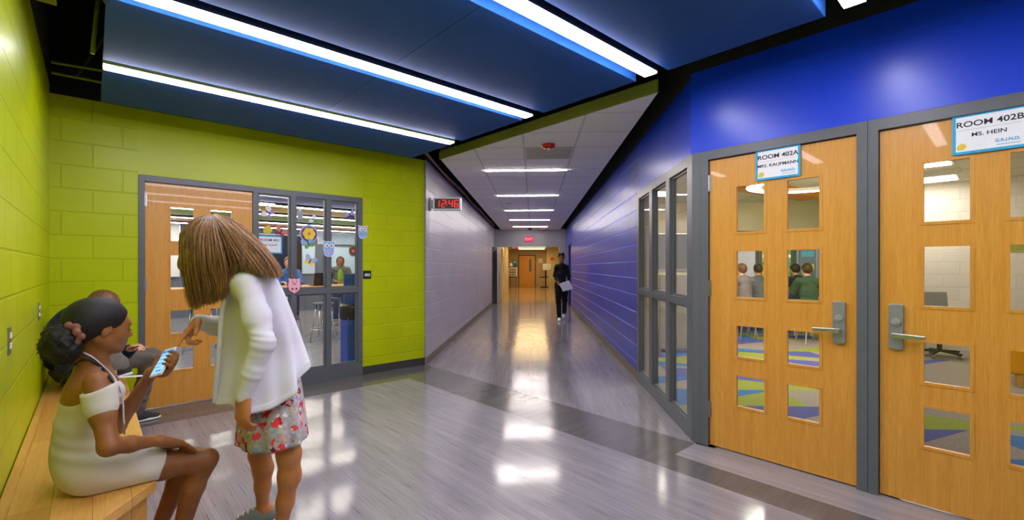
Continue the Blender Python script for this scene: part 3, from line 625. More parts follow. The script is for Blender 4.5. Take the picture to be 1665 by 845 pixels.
def table(label, u, v, w_, d_, h, group='tall tables of room 403'):
    t = thing('tall_table', label, 'table', (*xy(u, v), 0), RG, group)
    MB().box((0, 0, h-.05), (w_, d_, h)).build('tabletop', 'door', t, bevel=.004)
    for x in (.06, w_-.06):
        for y in (.06, d_-.06): MB().tube([(x, y, 0), (x, y, h-.05)], .022, 10).build('leg', 'steel', t, smooth=True)
table('tall wooden table in front of the seated student', 2.5, 8.7, 1.6, .75, 1.0)
table('tall wooden table in front of the standing person', 4.3, 9.4, 1.5, .75, 1.0)
table('tall wooden table seen through the door panes', .3, 9.0, 1.3, .75, 1.0)
def stool(label, u, v, rot=0, h=.72, m='slate'):
    t = thing('bar_stool', label, 'stool', (*xy(u, v), 0), RG+rot, 'chrome stools of room 403')
    MB().lathe([(0, h-.04), (.17, h-.04), (.18, h-.02), (.17, h), (0, h)], 24).build('seat', m, t, smooth=True)
    for k in range(4):
        a = R(45+90*k); MB().tube([(.12*math.cos(a), .12*math.sin(a), h-.04), (.24*math.cos(a), .24*math.sin(a), 0)], .011, 8).build('leg', 'chrome', t, smooth=True)
    ring = [(.195*math.cos(R(k*15)), .195*math.sin(R(k*15)), .25) for k in range(25)]; MB().tube(ring, .009, 8).build('footrest', 'chrome', t, smooth=True)
    return t
M['stool_blue'] = plain('blue_stool_seat', '2d4d9c', .4)
stool('chrome legged stool alone in the middle lower pane of room 403', 3.05, 8.35)
stool('chrome stool behind the first, at the left of the lower pane', 2.1, 9.8, .3)
stool('chrome stool under the tall table of the seated student', 3.0, 10.1, .2)
stool('chrome stool partly hidden by the middle mullion', 3.6, 9.4, .5)
stool('blue seated stool behind the lower left pane of door 403', .62, 8.2, .1, m='stool_blue')
stool('blue seated stool behind the lower right pane of door 403', 1.25, 8.6, .4, m='stool_blue')
stool('blue stool farther back behind the door 403 panes', .75, 10.2, .6, m='stool_blue')
t = thing('trash_can', 'tall blue waste bin with a black liner just inside the sidelight', 'trash can', (*xy(2.72, 6.32), 0), RG)
M['bin_blue'] = plain('blue_bin_plastic', '1f4fc0', .4); M['liner'] = plain('black_liner', '141416', .3)
b = MB(); b.prism([(-.13, -.13), (.13, -.13), (.13, .13), (-.13, .13)], 0, .72); b.build('bin_body', 'bin_blue', t, bevel=.01)
b = MB(); n = 24; 
for i, (r, z) in enumerate([(.155, .60), (.16, .7), (.155, .78), (.145, .8)]): pass
b.lathe([(.175, .62), (.185, .70), (.18, .80), (.165, .83), (.15, .80), (.14, .7)], 20); b.build('bin_liner', 'liner', t, smooth=True)
MB().box((-.1, .05, .83), (.1, .09, 1.25)).build('bin_lid', 'bin_blue', t)
t = thing('laptop', 'dark open laptop on the tall table of the seated student', 'laptop', (*xy(3.05, 8.85), 1.0), RG)
MB().box((0, 0, 0), (.34, .24, .018)).build('keyboard_base', 'black', t); b = MB(); b.prism([(0, .018), (.012, .018), (-.06, .24), (-.072, .24)], 0, .34, axis='x'); b.build('screen', 'black', t)
t = thing('book_stack', 'low pile of books on the tall table beside the standing person', 'books', (*xy(4.9, 9.6), 1.0), RG); 
for k, c_ in enumerate(('paper', 'teal', 'orange_b')): MB().box((0, 0, k*.02), (.25-.02*k, .2, k*.02+.018)).build('book_cover', c_, t)
t = thing('hall_locker', 'blue upright cabinet seen through the left panes of door 403', 'cabinet', (*xy(-.2, 11.5), 0), RG)
M['cab_blue'] = plain('blue_cabinet', '34508e', .45)
MB().box((0, 0, 0), (.7, .5, 1.9)).build('cabinet_body', 'cab_blue', t); MB().box((.03, -.02, .1), (.34, 0, 1.85)).build('cabinet_door', 'cab_blue', t); MB().box((.36, -.02, .1), (.67, 0, 1.85)).build('cabinet_door', 'cab_blue', t)

# decorations taped to the sidelight panes: flat cut-outs, 3 mm card
DY = VG-.020
def deco(name, label, cat, u, z, parts, y=DY, group=None, sc_=1., ang=0.):
    t = thing(name, label, cat, (*xy(u, y), z), RG, group); ca, sa = math.cos(ang), math.sin(ang)
    for k, (pn, poly, m) in enumerate(parts):
        pl = [((x*ca-q*sa)*sc_, (x*sa+q*ca)*sc_) for x, q in poly]
        MB().prism(pl, -.003-.0012*k, -.0012*k if k else 0, axis='y').build(pn, m, t)
    return t
def ell(cx_, cz_, a, b_, n=18, a0=0): return [(cx_+a*math.cos(2*math.pi*k/n+a0), cz_+b_*math.sin(2*math.pi*k/n+a0)) for k in range(n)]
for nm, c_ in (('lilac', 'a9b4e8'), ('sky', '7fb2e6'), ('pink', 'f0b6c8'), ('mauve', 'b48ac8'), ('maroon', '8c2a3c'), ('leafg', '62b04a'), ('sun', 'f2d23a'), ('salmon', 'd8805a'), ('hotpink', 'e86a9a'), ('plum', '5c3a8a')): M[nm] = plain(nm+'_card', c_, .6)
def owl(label, u, z, y=DY, s=1., c='lilac', c2='sky'):
    body = [(-.045, -.06), (-.055, .0), (-.05, .045), (-.058, .078), (-.03, .066), (0, .07), (.03, .066), (.058, .078), (.05, .045), (.055, 0), (.045, -.06), (.02, -.078), (-.02, -.078)]
    deco('owl_cutout', label, 'paper decoration', u, z, [('outline', [(x*1.1, q*1.09) for x, q in body], 'white'), ('body', body, c), ('belly', ell(0, -.03, .03, .035), c2), ('wing', [(-.052, .01), (-.03, -.01), (-.035, -.055), (-.052, -.04)], c2), ('wing', [(.052, .01), (.03, -.01), (.035, -.055), (.052, -.04)], c2),
        ('eye_ring', ell(-.024, .03, .022, .022), 'white'), ('eye_ring', ell(.024, .03, .022, .022), 'white'), ('eye', ell(-.022, .03, .009, .009), 'maroon'), ('eye', ell(.022, .03, .009, .009), 'maroon'), ('beak', [(-.008, .018), (.008, .018), (0, .002)], 'hotpink'),
        ('foot', ell(-.015, -.08, .008, .006), 'white'), ('foot', ell(.015, -.08, .008, .006), 'white')], y, 'owl cut-outs', s)
owl('lilac owl cut-out taped across the right mullion, beside a red wreath', 2.08, 1.57, VG-.014, 1.15, 'sky', 'lilac')
owl('lilac owl cut-out on the green wall edge of the frame', 2.50, 1.79, VG-.014, 1.0)
def butterfly(label, u, z, c1, c2, s=1., ang=0., y=VG+.045):
    deco('butterfly_cutout', label, 'paper decoration', u, z, [('wing', [(0, 0), (.02, .05), (.06, .07), (.075, .04), (.05, .0)], c1), ('wing', [(0, 0), (-.02, .05), (-.06, .07), (-.075, .04), (-.05, .0)], c1),
        ('wing', [(0, 0), (.05, -.005), (.055, -.04), (.02, -.05)], c2), ('wing', [(0, 0), (-.05, -.005), (-.055, -.04), (-.02, -.05)], c2), ('body', ell(0, 0, .006, .04, 10), 'ink')], y, 'butterfly cut-outs', s, ang)
butterfly('white butterfly cut-out at the top of the left sidelight pane', 1.44, 1.95, 'paper', 'mauve', 1., 1.0)
butterfly('orange brown butterfly cut-out above the room 403 sign', 1.56, 1.74, 'salmon', 'maroon', .95, -.5)
butterfly('lilac butterfly cut-out in the top right corner pane', 2.36, 1.99, 'lilac', 'plum', .95, .3)
butterfly('blue and green butterfly cut-out under the flower wreath', 1.86, 1.62, 'sky', 'leafg', 1., .4, VG+.036)
butterfly('blue and yellow butterfly cut-out low in the middle pane', 1.88, 1.42, 'lilac', 'sun', 1., -.5)
butterfly('green butterfly cut-out above the flower wreath', 1.93, 1.90, 'paper', 'leafg', .7, .9)
fl = [('leaf_ring', ell(0, 0, .105, .105, 24), 'lilac'), ('ring_shadow', ell(0, -.005, .09, .09, 20), 'plum'), ('ring_inner', ell(0, 0, .078, .075, 20), 'maroon')]  # plum ring between the leaf ring and the inner ring
fl += [('petal', ell(.04*math.cos(R(a)), .04*math.sin(R(a)), .034, .034, 12), 'sun') for a in range(0, 360, 60)]+[('flower_heart', ell(0, 0, .018, .018), 'salmon')]
deco('flower_wreath', 'round lilac wreath cut-out with a yellow flower', 'paper decoration', 1.87, 1.74, fl, VG+.045)
deco('flower_cutout', 'yellow flower cut-out above the room 403 sign', 'paper decoration', 1.43, 1.76, [('petal', ell(.025*math.cos(R(a)), .025*math.sin(R(a)), .025, .025, 10), 'yellow_ink') for a in range(0, 360, 72)], VG+.045)
deco('flower_wreath', 'red and green wreath cut-out at the right edge of the right pane', 'paper decoration', 2.40, 1.55, [('leaf_ring', ell(0, 0, .055, .07), 'leafg'), ('ring_inner', ell(0, .0, .045, .055), 'maroon'), ('bow', ell(0, 0, .02, .02), 'salmon')], VG+.045)
pig = [(-.05, -.05), (-.065, 0), (-.055, .05), (-.06, .085), (-.03, .07), (0, .075), (.03, .07), (.06, .085), (.055, .05), (.065, 0), (.05, -.05), (0, -.085)]
deco('pig_cutout', 'pink pig cut-out with a maroon rim taped on the left mullion', 'paper decoration', 1.69, 1.14, [('outline', [(x*1.12, z*1.1) for x, z in pig], 'maroon'), ('body', pig, 'pink'), ('snout', ell(0, .02, .02, .013), 'hotpink'), ('eye', ell(-.022, .045, .006, .006), 'ink'), ('eye', ell(.022, .045, .006, .006), 'ink'), ('hoof', ell(-.02, -.035, .01, .012), 'maroon'), ('hoof', ell(.02, -.035, .01, .012), 'maroon')], VG-.014, None, 1.05)
deco('hanging_tag', 'small grey gadget hanging above the wreath', 'hanging tag', 1.78, 1.96, [('tag_body', [(-.03, -.06), (.03, -.06), (.03, .04), (-.03, .04)], 'steel_dark'), ('tag_top', [(-.012, .04), (.012, .04), (.012, .08), (-.012, .08)], 'white')], VG+.07)

# ================================================================ ROOMS 402A / 402B
PAL = [plain('grey_carpet', '8d837b', .95, grain=.22, gs=160), plain('violet_carpet', '474d92', .95, grain=.1, gs=160), plain('blue_carpet', '2c68a4', .95, grain=.1, gs=160), plain('lime_carpet', '85922a', .95, grain=.12, gs=160)]
def clip(poly, a, b_, c_):           # keeps a x + b y >= c
    out = []
    for i in range(len(poly)):
        p, q = poly[i], poly[(i+1) % len(poly)]; dp = a*p[0]+b_*p[1]-c_; dq = a*q[0]+b_*q[1]-c_
        if dp >= 0: out.append(p)
        if dp*dq < 0: t_ = dp/(dp-dq); out.append((p[0]+t_*(q[0]-p[0]), p[1]+t_*(q[1]-p[1])))
    return out
rnd = random.Random(3); b = MB()
rows = [2.0+.6*k for k in range(15)]
y0 = 10.0-.6*18
for r_ in range(30):
    ya, yb = y0+r_*.595+.02, y0+(r_+1)*.595+.02
    off = (r_*.73) % 2.4; last = -1
    for k in range(-4, 12):
        xa = k*1.2+off-1.5
        tri = [[(xa, ya), (xa+1.2, ya), (xa, yb)], [(xa+1.2, ya), (xa+1.2, yb), (xa, yb)]] if (k+r_) % 2 else [[(xa, ya), (xa+1.2, ya), (xa+1.2, yb)], [(xa, ya), (xa+1.2, yb), (xa, yb)]]
        for q in tri:
            cx_, cy_ = q[0]; u_, v_ = (cx_+cy_)*S, (cy_-cx_)*S
            pr = [.3, .25, .2, .25] if (v_ > .5 + .12*u_ or u_ < 5.2) else [.93, .03, .04, 0]
            c_ = rnd.choices(range(4), pr)[0]
            if c_ == last: c_ = (c_+1) % 4 if pr[0] < .5 else c_
            last = c_
            for h in ((1, 1, 4.955), (1, 0, XR+.1), (0, -1, -10.0), (1, -1, -9.)):
                q = clip(q, *h)
                if len(q) < 3: break
            if len(q) >= 3: b.face([(x, y, 0.002) for x, y in q], c_)
M_c = b.build('floor', PAL, kind='structure'); tag(M_c, 'carpet of rooms 402A and 402B with triangles of grey, violet, blue and lime', 'room')
# shared partition
pA, pB, pC = xy(3.66, .6), (5.1, 6.95), (6.3, 10.)
b = MB(); b.prism([pA, (pA[0]+.1, pA[1]-.06), (pB[0]+.1, pB[1]-.03), (pC[0]+.1, 10), pC, pB], 0, 2.72); struct('wall_partition', b, 'cream', 'cream partition between rooms 402A and 402B')
b = MB(); b.box((10.3, -6, 0), (10.5, 2.0, 2.72)); struct('wall_room_b', b, 'white_block', 'white block far wall of room 402B', rot=RG)
b = MB(); b.box((3.6, -3.2, 0), (10.4, -3.0, 2.72)); struct('wall_room_b_side', b, 'white_block', 'white block side wall of room 402B', rot=RG)
ceil = clip(clip([(XR+.2, 2), (12, 2), (12, 10.1), (XR+.2, 10.1)], 1, 1, 5.07), 1, 1, 5.07); ceil2 = [(XR+.2, 3.86), (2.6, 2.47), (6.6, -2.4), (14, 0), (9, 10.1), (XR+.2, 10.1)]
b = MB(); b.prism(ceil2, 2.72, 2.8); struct('ceiling_rooms', b, 'tile_room', 'tile ceiling of rooms 402A and 402B')
# room A far wall with bulkhead and glazing
b = MB(); b.box((XR+.2, 10, 2.12), (6.4, 10.3, 2.72)); b.box((XR+.2, 10, 0), (3.35, 10.3, 2.12)); struct('wall_room_a', b, 'cream', 'cream bulkhead and wall at the far side of room 402A')
M['pale_green'] = plain('pale_green_wall', 'a9b79a', .6, gs=3)
b = MB(); b.box((3.3, 12.5, 0), (9, 12.7, 2.72)); struct('wall_room_c', b, 'room_blue', 'pale blue wall beyond the glazed partition'); b = MB(); b.box((3, 10, -.02), (9, 12.6, 0)); struct('floor', b, 'room_floor', 'grey floor beyond the glazed partition')
b = MB(); b.box((3, 10.3, 2.72), (9, 12.6, 2.8)); struct('ceiling_room_c', b, 'tile_room', 'ceiling beyond the glazed partition')
glazing('window_3', 'grey storefront partition at the back of room 402A', (3.35, 10.02, 0), 0, [(.04, .70), (.76, 1.42), (1.50, 2.16), (2.22, 2.95)], [(.12, .98), (1.04, 2.06)], 3.0, 2.12, .1)
M['bulk_orange'] = plain('orange_bulkhead', 'c9782c', .6)
b = MB(); b.prism([(3.1, 7.6), (3.5, 7.4), (5.3, 8.6), (5.1, 9.0)], 2.6, 2.72); tag(b.build('ceiling_bulkhead', 'bulk_orange'), 'orange bulkhead band under the ceiling of room 402A', 'bulkhead')
t = thing('ring_light', 'large glowing ring light in the ceiling of room 402A', 'ceiling light', (3.85, 6.6, 2.5))
ring = [(.75*math.cos(R(k*7.5)), .75*math.sin(R(k*7.5)), 0) for k in range(49)]
b = MB(); nseg = 48
for k in range(nseg):
    a0, a1 = 2*math.pi*k/nseg, 2*math.pi*(k+1)/nseg; A = lambda r, a, z: (r*math.cos(a), r*math.sin(a), z)
    b.face([A(.62, a0, 0), A(.78, a0, 0), A(.78, a1, 0), A(.62, a1, 0)][::-1])
b.build('lens', 'room_lens', t); b = MB(); b.lathe([(.61, 0), (.61, .05), (.79, .05), (.79, 0)], 48); b.build('housing', 'white', t)
def troffer(label, x, y, rot=0, w_=.6, d_=.6, z=2.72, g='square ceiling lights of the classrooms'):
    t = thing('troffer_light', label, 'ceiling light', (x, y, z), rot, g); MB().box((0, 0, -.008), (w_, d_, -.001)).build('trim_frame', 'white', t); MB().box((.03, .03, -.014), (w_-.03, d_-.03, -.008)).build('lens', 'troffer_lens', t)
troffer('square light in room 402A seen through the top left pane of the left door', 2.9, 7.6); troffer('square light of room 402A nearest the sidelight', 2.0, 5.6); troffer('square light at the far end of room 402A', 2.0, 8.4)
troffer('light in room 402A near the partition', 3.3, 4.6); troffer('left light added to brighten the space beyond the glazed partition', 4.4, 11.1); troffer('right light added to brighten the space beyond the glazed partition', 6.4, 11.1, 0, 1.2, .6)  # both lights beyond the glazing are added to brighten that dark space
p = pt(1545, 262, 5.7); troffer('nearer square light in room 402B', p[0], p[1], RG, .6, 1.2); p = pt(1556, 290, 6.75); troffer('farther square light in room 402B', p[0], p[1], RG, .6, 1.0)
p = uv(5.6, -1.6); troffer('square light at the right side of room 402B', p[0], p[1], RG, .6, 1.2)
t = thing('ceiling_vent', 'slotted ceiling vent beside the lights of room 402B', 'vent', tuple(pt(1560, 275, 6.3)[:2])+(2.72,), RG); b = MB(); [b.box((k*.06, 0, -.01), (k*.06+.035, .5, 0)) for k in range(8)]; b.build('louvre', 'perf', t)
# patterned lounge screen and furniture in room A
def pattern_mat(name, ca_, cb_, scale):
    t = NT(name); v = t.uv((1, 1, 1)); vo = t.n('ShaderNodeTexVoronoi'); vo.inputs['Scale'].default_value = scale; vo.inputs['Randomness'].default_value = .15; t.l(v, vo.inputs['Vector'])
    sn = t.n('ShaderNodeMath', _operation='MULTIPLY'); sn.inputs[1].default_value = 42; t.l(vo.outputs['Distance'], sn.inputs[0])
    s2 = t.n('ShaderNodeMath', _operation='SINE'); t.l(sn.outputs[0], s2.inputs[0])
    return t.fin(t.ramp(s2.outputs[0], [(.45, ca_), (.55, cb_)]), .8)
M['pattern'] = pattern_mat('medallion_fabric', 'a9a6a0', '53565a', 13); M['slate_p'] = plain('slate_panel', '767c82', .6)
for i, (x, y) in enumerate(((2.0, 7.35), (2.62, 7.35))):
    t = thing('lounge_booth', ['tall medallion patterned lounge screen behind the middle sidelight pane', 'tall medallion patterned lounge screen behind the right sidelight pane'][i], 'lounge screen', (x, y, 0))
    MB().box((0, 0, .06), (.58, .12, 1.23)).build('screen_panel', 'pattern', t, bevel=.01); b = MB(); b.box((.03, .02, 0), (.08, .1, .06)); b.box((.5, .02, 0), (.55, .1, .06)); b.build('foot', 'black', t)
wall_board('grey pin board above the lounge screens in room 402A', *(lambda p: ((p[0]+p[1])*S, (-p[0]+p[1])*S))((2.2, 9.97)), 1.3, 1.1, .75, 'slate_p', 'pin_board', 'pin board', 0)
t = thing('walking_frame', 'white bent rod leaning in front of the patterned screen', 'rod', (2.46, 6.6, 0)); MB().tube([(.05, 0, .02), (.0, 0, .1), (-.05, .05, .62), (-.09, .05, .64)], .014, 8).build('rod_shaft', 'white', t); MB().tube([(-.02, -.05, .015), (.1, .03, .015)], .015, 8).build('rod_foot', 'white', t)
def poster2(label, x, y, z, w_, h, m, marks): 
    t = thing('wall_poster', label, 'poster', (x, y, z)); MB().box((0, -.01, 0), (w_, 0, h)).build('sheet', m, t)
    for k in range(marks): MB().box((w_*.12, -.013, h*(.1+.8*k/marks)), (w_*.88, -.01, h*(.1+.8*k/marks)+h*.35/marks)).build('printed_area', ('paper', 'yellow_ink', 'teal')[k % 3], t)
poster2('tall yellow green poster column behind the glazed partition', 6.6, 12.45, .9, .3, 1.2, 'leafg', 5)
poster2('dark board with pinned papers behind the glazed partition', 7.0, 12.45, .8, .42, 1.3, 'slate', 3)
poster2('blue board with pinned sheets at the right of the glazed partition', 7.5, 12.45, .8, .8, 1.3, 'cab_blue', 4)
poster2('narrow yellow green poster beside the pale board behind the glazed partition', 5.98, 12.45, .9, .2, 1.2, 'yellow_ink', 5)
wall_board('large pale board behind the seated students beyond the glazed partition', *(lambda p: ((p[0]+p[1])*S, (-p[0]+p[1])*S))((5.2, 12.46)), .95, .7, 1.15, 'board_w', 'whiteboard', 'whiteboard', 0)
# room B furniture
M['orange_vinyl'] = plain('orange_yellow_vinyl', 'f0a50e', .45)
p = uv(7.7, -.35); t = thing('ottoman_bench', 'yellow orange vinyl bench with wooden legs in room 402B', 'bench', (p[0], p[1], 0), RG)
MB().box((0, -.6, .14), (.6, .42, .46)).build('cushion', 'orange_vinyl', t, bevel=.02)
for x in (.06, .54):
    for y in (-.5, .33): MB().box((x-.035, y-.035, 0), (x+.035, y+.035, .14)).build('leg', 'bench', t)
p = uv(9.4, .78); t = thing('task_chair', 'patterned rolling chair against the white wall of room 402B', 'chair', (p[0], p[1], 0), R(-20))
MB().box((-.24, -.24, .42), (.24, .24, .5)).build('seat', 'cab_blue', t, bevel=.02); b = MB(); b.prism([(-.2, .5), (.2, .5), (.17, .98), (-.17, .98)], .2, .26, axis='y'); b.build('backrest', 'pattern', t, bevel=.02)
MB().tube([(0, 0, .1), (0, 0, .42)], .03).build('pedestal', 'black', t); b = MB(); [b.tube([(0, 0, .1), (.28*math.cos(R(72*k+20)), .28*math.sin(R(72*k+20)), .08)], .018, 8) for k in range(5)]; b.build('base', 'black', t)
for k in range(5): MB().tube([(.28*math.cos(R(72*k+20))-.015, .28*math.sin(R(72*k+20)), .03), (.28*math.cos(R(72*k+20))+.015, .28*math.sin(R(72*k+20)), .03)], .03, 12).build('caster', 'steel', t)
p = uv(10.3, .02); t = thing('wall_control', 'tan control plate high on the white wall of room 402B', 'wall plate', (p[0], p[1], 1.58), RA); MB().box((-.12, -.012, 0), (.12, 0, .13)).build('cover_plate', 'hall_tan', t); MB().box((-.09, -.016, .02), (.09, -.012, .11)).build('control_face', 'fascia', t)
# ================================================================ PEOPLE: one smooth surface per body, garment and head of hair
V3 = lambda *a: np.array(a, float)
def nz(a): return a/np.linalg.norm(a)
class SDF:
    def __init__(s): s.p = []; s.post = []
    def cone(s, a, b, ra, rb=None, k=.02): s.p.append(('c', V3(*a), V3(*b), ra, ra if rb is None else rb, k)); return s
    def chain(s, pts, rs, k=.02):
        for i in range(len(pts)-1): s.cone(pts[i], pts[i+1], rs[i], rs[i+1], k)
        return s
    def ell(s, c, r, B=None, k=.02): s.p.append(('e', V3(*c), V3(*r), np.eye(3) if B is None else np.array(B, float), k)); return s
    def loft(s, rings, nf=0, amp=0., ph=0., k=.03, grow=1.5):
        """rings: (centre, half axis a, half axis b) along a curved axis; folds nf with amplitude amp growing to the last ring"""
        s.p.append(('l', [(V3(*c), V3(*a), V3(*b)) for c, a, b in rings], nf, amp, ph, k, grow)); return s
    def cut(s, p, n): s.p.append(('x', V3(*p), nz(V3(*n)))); return s
    def sub(s, c, r, B=None, k=.01): s.p.append(('s', V3(*c), V3(*r), np.eye(3) if B is None else np.array(B, float), k)); return s
    def disp(s, fn): s.post.append(fn); return s
    def bounds(s):
        lo, hi = V3(9e9, 9e9, 9e9), V3(-9e9, -9e9, -9e9)
        for q in s.p:
            if q[0] == 'c': pts = [(q[1], q[3]), (q[2], q[4])]
            elif q[0] == 'e': pts = [(q[1], max(q[2]))]
            elif q[0] == 'l': pts = [(c, max(np.linalg.norm(a), np.linalg.norm(b))*1.15) for c, a, b in q[1]]
            else: continue
            for c, r in pts: lo = np.minimum(lo, c-r-.02); hi = np.maximum(hi, c+r+.02)
        return lo, hi
    def ev(s, P):
        D = None
        for q in s.p:
            if q[0] == 'c':
                ba = q[2]-q[1]; L2 = max(ba@ba, 1e-9); t = np.clip(((P-q[1])@ba)/L2, 0, 1)
                d = np.linalg.norm(P-q[1]-t[:, None]*ba, axis=1)-(q[3]+(q[4]-q[3])*t); k = q[5]
            elif q[0] in 'es':
                L = (P-q[1])@q[3].T; k0 = np.linalg.norm(L/q[2], axis=1); k1 = np.linalg.norm(L/(q[2]**2), axis=1)+1e-9; d = k0*(k0-1)/k1; k = q[4]
                if q[0] == 's':
                    e = -d; h = np.maximum(k-np.abs(D-e), 0)/k; D = np.maximum(D, e)+h*h*k/4; continue
            elif q[0] == 'l':
                rings, nf, amp, ph, k, grow = q[1:]; best = None
                n = len(rings); cs = np.array([r[0] for r in rings])
                bd = np.full(len(P), 9e9); bt = np.zeros(len(P)); bh = np.zeros(len(P))
                for i in range(n-1):
                    ba = cs[i+1]-cs[i]; t = ((P-cs[i])@ba)/(ba@ba); tc = np.clip(t, 0, 1)
                    dd = np.linalg.norm(P-cs[i]-tc[:, None]*ba, axis=1); m = dd < bd
                    bd = np.where(m, dd, bd); bt = np.where(m, i+tc, bt); over = np.where(t < 0, -t, np.where(t > 1, t-1, 0))*np.linalg.norm(ba); bh = np.where(m, over, bh)
                i0 = np.clip(bt.astype(int), 0, n-2); fr = (bt-i0)[:, None]
                C = cs[i0]*(1-fr)+cs[i0+1]*fr; A = np.array([r[1] for r in rings]); B_ = np.array([r[2] for r in rings])
                a = A[i0]*(1-fr)+A[i0+1]*fr; b_ = B_[i0]*(1-fr)+B_[i0+1]*fr; la = np.linalg.norm(a, axis=1); lb = np.linalg.norm(b_, axis=1)
                X = np.sum((P-C)*a, axis=1)/la; Y = np.sum((P-C)*b_, axis=1)/lb
                th = np.arctan2(Y/lb, X/la); rr = np.sqrt((X/la)**2+(Y/lb)**2)
                g = (bt/(n-1))**grow
                sc_ = 1+amp*g*(np.sin(nf*th+ph)+.5*np.sin((nf*1.7)//1*th+ph*2.3+bt*.8)) if nf else 1.
                d = (rr-sc_)*np.minimum(la, lb)*.9; d = np.where(bh > 0, np.maximum(d, bh), d)
            else:
                D = np.maximum(D, (P-q[1])@q[2]); continue
            if D is None: D = d
            else:
                h = np.maximum(k-np.abs(D-d), 0)/k; D = np.minimum(D, d)-h*h*k/4
        for fn in s.post: D = D+fn(P)
        return D
    def mesh(s, res):
        lo, hi = s.bounds(); B = 6; nb = np.ceil((hi-lo)/(res*B)).astype(int)+1; st = res*B
        cen = np.stack(np.meshgrid(*[lo[i]+(np.arange(nb[i])+.5)*st for i in range(3)], indexing='ij'), -1).reshape(-1, 3)
        cd = s.ev(cen); near = np.abs(cd) < st*1.35
        N = nb*B; D = np.repeat(np.repeat(np.repeat(np.where(cd < 0, -1., 1.).reshape(nb), B, 0), B, 1), B, 2).astype(np.float32)
        ids = np.argwhere(near.reshape(nb)); o = np.stack(np.meshgrid(*[np.arange(B)]*3, indexing='ij'), -1).reshape(-1, 3)
        for c in range(0, len(ids), 2500):
            I = (ids[c:c+2500, None, :]*B+o[None]).reshape(-1, 3); D[I[:, 0], I[:, 1], I[:, 2]] = s.ev(lo+I*res+res*.01)
        I = D < 0; cs = np.zeros(np.array(D.shape)-1, np.int8)
        offs = [(i, j, k) for i in (0, 1) for j in (0, 1) for k in (0, 1)]
        sl = lambda o_: tuple(slice(o_[a], D.shape[a]-1+o_[a]) for a in range(3))
        for o_ in offs: cs += I[sl(o_)]
        act = np.argwhere((cs > 0) & (cs < 8)); idx = np.full(cs.shape, -1, np.int32); idx[act[:, 0], act[:, 1], act[:, 2]] = np.arange(len(act))
        acc = np.zeros((len(act), 3)); cnt = np.zeros(len(act))
        val = {o_: D[act[:, 0]+o_[0], act[:, 1]+o_[1], act[:, 2]+o_[2]] for o_ in offs}
        for o_ in offs:
            for a in range(3):
                if o_[a]: continue
                o2 = list(o_); o2[a] = 1; o2 = tuple(o2); d0, d1 = val[o_], val[o2]; m = (d0 < 0) != (d1 < 0)
                t = np.where(m, d0/(d0-d1+1e-12), 0); p = np.array(o_, float)[None].repeat(len(act), 0); p[:, a] = t; acc += p*m[:, None]; cnt += m
        V = lo+res*.01+(act+acc/cnt[:, None])*res; F = []
        for a in range(3):
            b, c = [(1, 2), (2, 0), (0, 1)][a]; s0 = [slice(0, x) for x in D.shape]; s1 = list(s0); s0[a] = slice(0, D.shape[a]-1); s1[a] = slice(1, D.shape[a])
            E_ = np.argwhere(I[tuple(s0)] != I[tuple(s1)])
            ok = (E_[:, b] > 0) & (E_[:, c] > 0) & (E_[:, b] < cs.shape[b]) & (E_[:, c] < cs.shape[c]) & (E_[:, a] < cs.shape[a]); E_ = E_[ok]
            q = []
            for db, dc in ((-1, -1), (0, -1), (0, 0), (-1, 0)):
                J = E_.copy(); J[:, b] += db; J[:, c] += dc; q.append(idx[J[:, 0], J[:, 1], J[:, 2]])
            q = np.stack(q, 1); flip = ~I[E_[:, 0], E_[:, 1], E_[:, 2]]; q[flip] = q[flip][:, ::-1]; F.append(q[(q >= 0).all(1)])
        F = np.concatenate(F)
        for _ in range(2):                                      # light relaxing of the grid steps
            e = np.concatenate([F[:, [0, 1]], F[:, [1, 2]], F[:, [2, 3]], F[:, [3, 0]]]); S_ = np.zeros_like(V); n_ = np.zeros(len(V))
            for q in range(3): S_[:, q] = np.bincount(e[:, 0], V[e[:, 1], q], len(V))+np.bincount(e[:, 1], V[e[:, 0], q], len(V))
            n_ = np.bincount(e[:, 0], minlength=len(V))+np.bincount(e[:, 1], minlength=len(V)); V = V*.5+.5*S_/np.maximum(n_, 1)[:, None]
        return V, F
    def build(s, name, m, parent, org, res=.006):
        V, F = s.mesh(res); V = V-np.array(org)
        me = bpy.data.meshes.new(name); me.vertices.add(len(V)); me.vertices.foreach_set('co', V.astype(np.float32).ravel())
        me.loops.add(F.size); me.loops.foreach_set('vertex_index', F.astype(np.int32).ravel()); me.polygons.add(len(F))
        me.polygons.foreach_set('loop_start', np.arange(0, F.size, 4, dtype=np.int32)); me.update(calc_edges=True); me.validate()
        me.polygons.foreach_set('use_smooth', [True]*len(me.polygons)); me.materials.append(M[m] if isinstance(m, str) else m)
        o = bpy.data.objects.new(name, me); COL.objects.link(o); o.parent = parent; return o
def wrinkle(amp, fx, fy, fz, ph=0., centre=None, rad=None):
    def fn(P):
        d = amp*np.sin(P[:, 0]*fx+P[:, 1]*fy+P[:, 2]*fz+ph+1.3*np.sin(P[:, 2]*fz*.37+P[:, 0]*9))
        if centre is not None: d = d*np.exp(-np.sum((P-np.array(centre))**2, axis=1)/(rad*rad))
        return d
    return fn
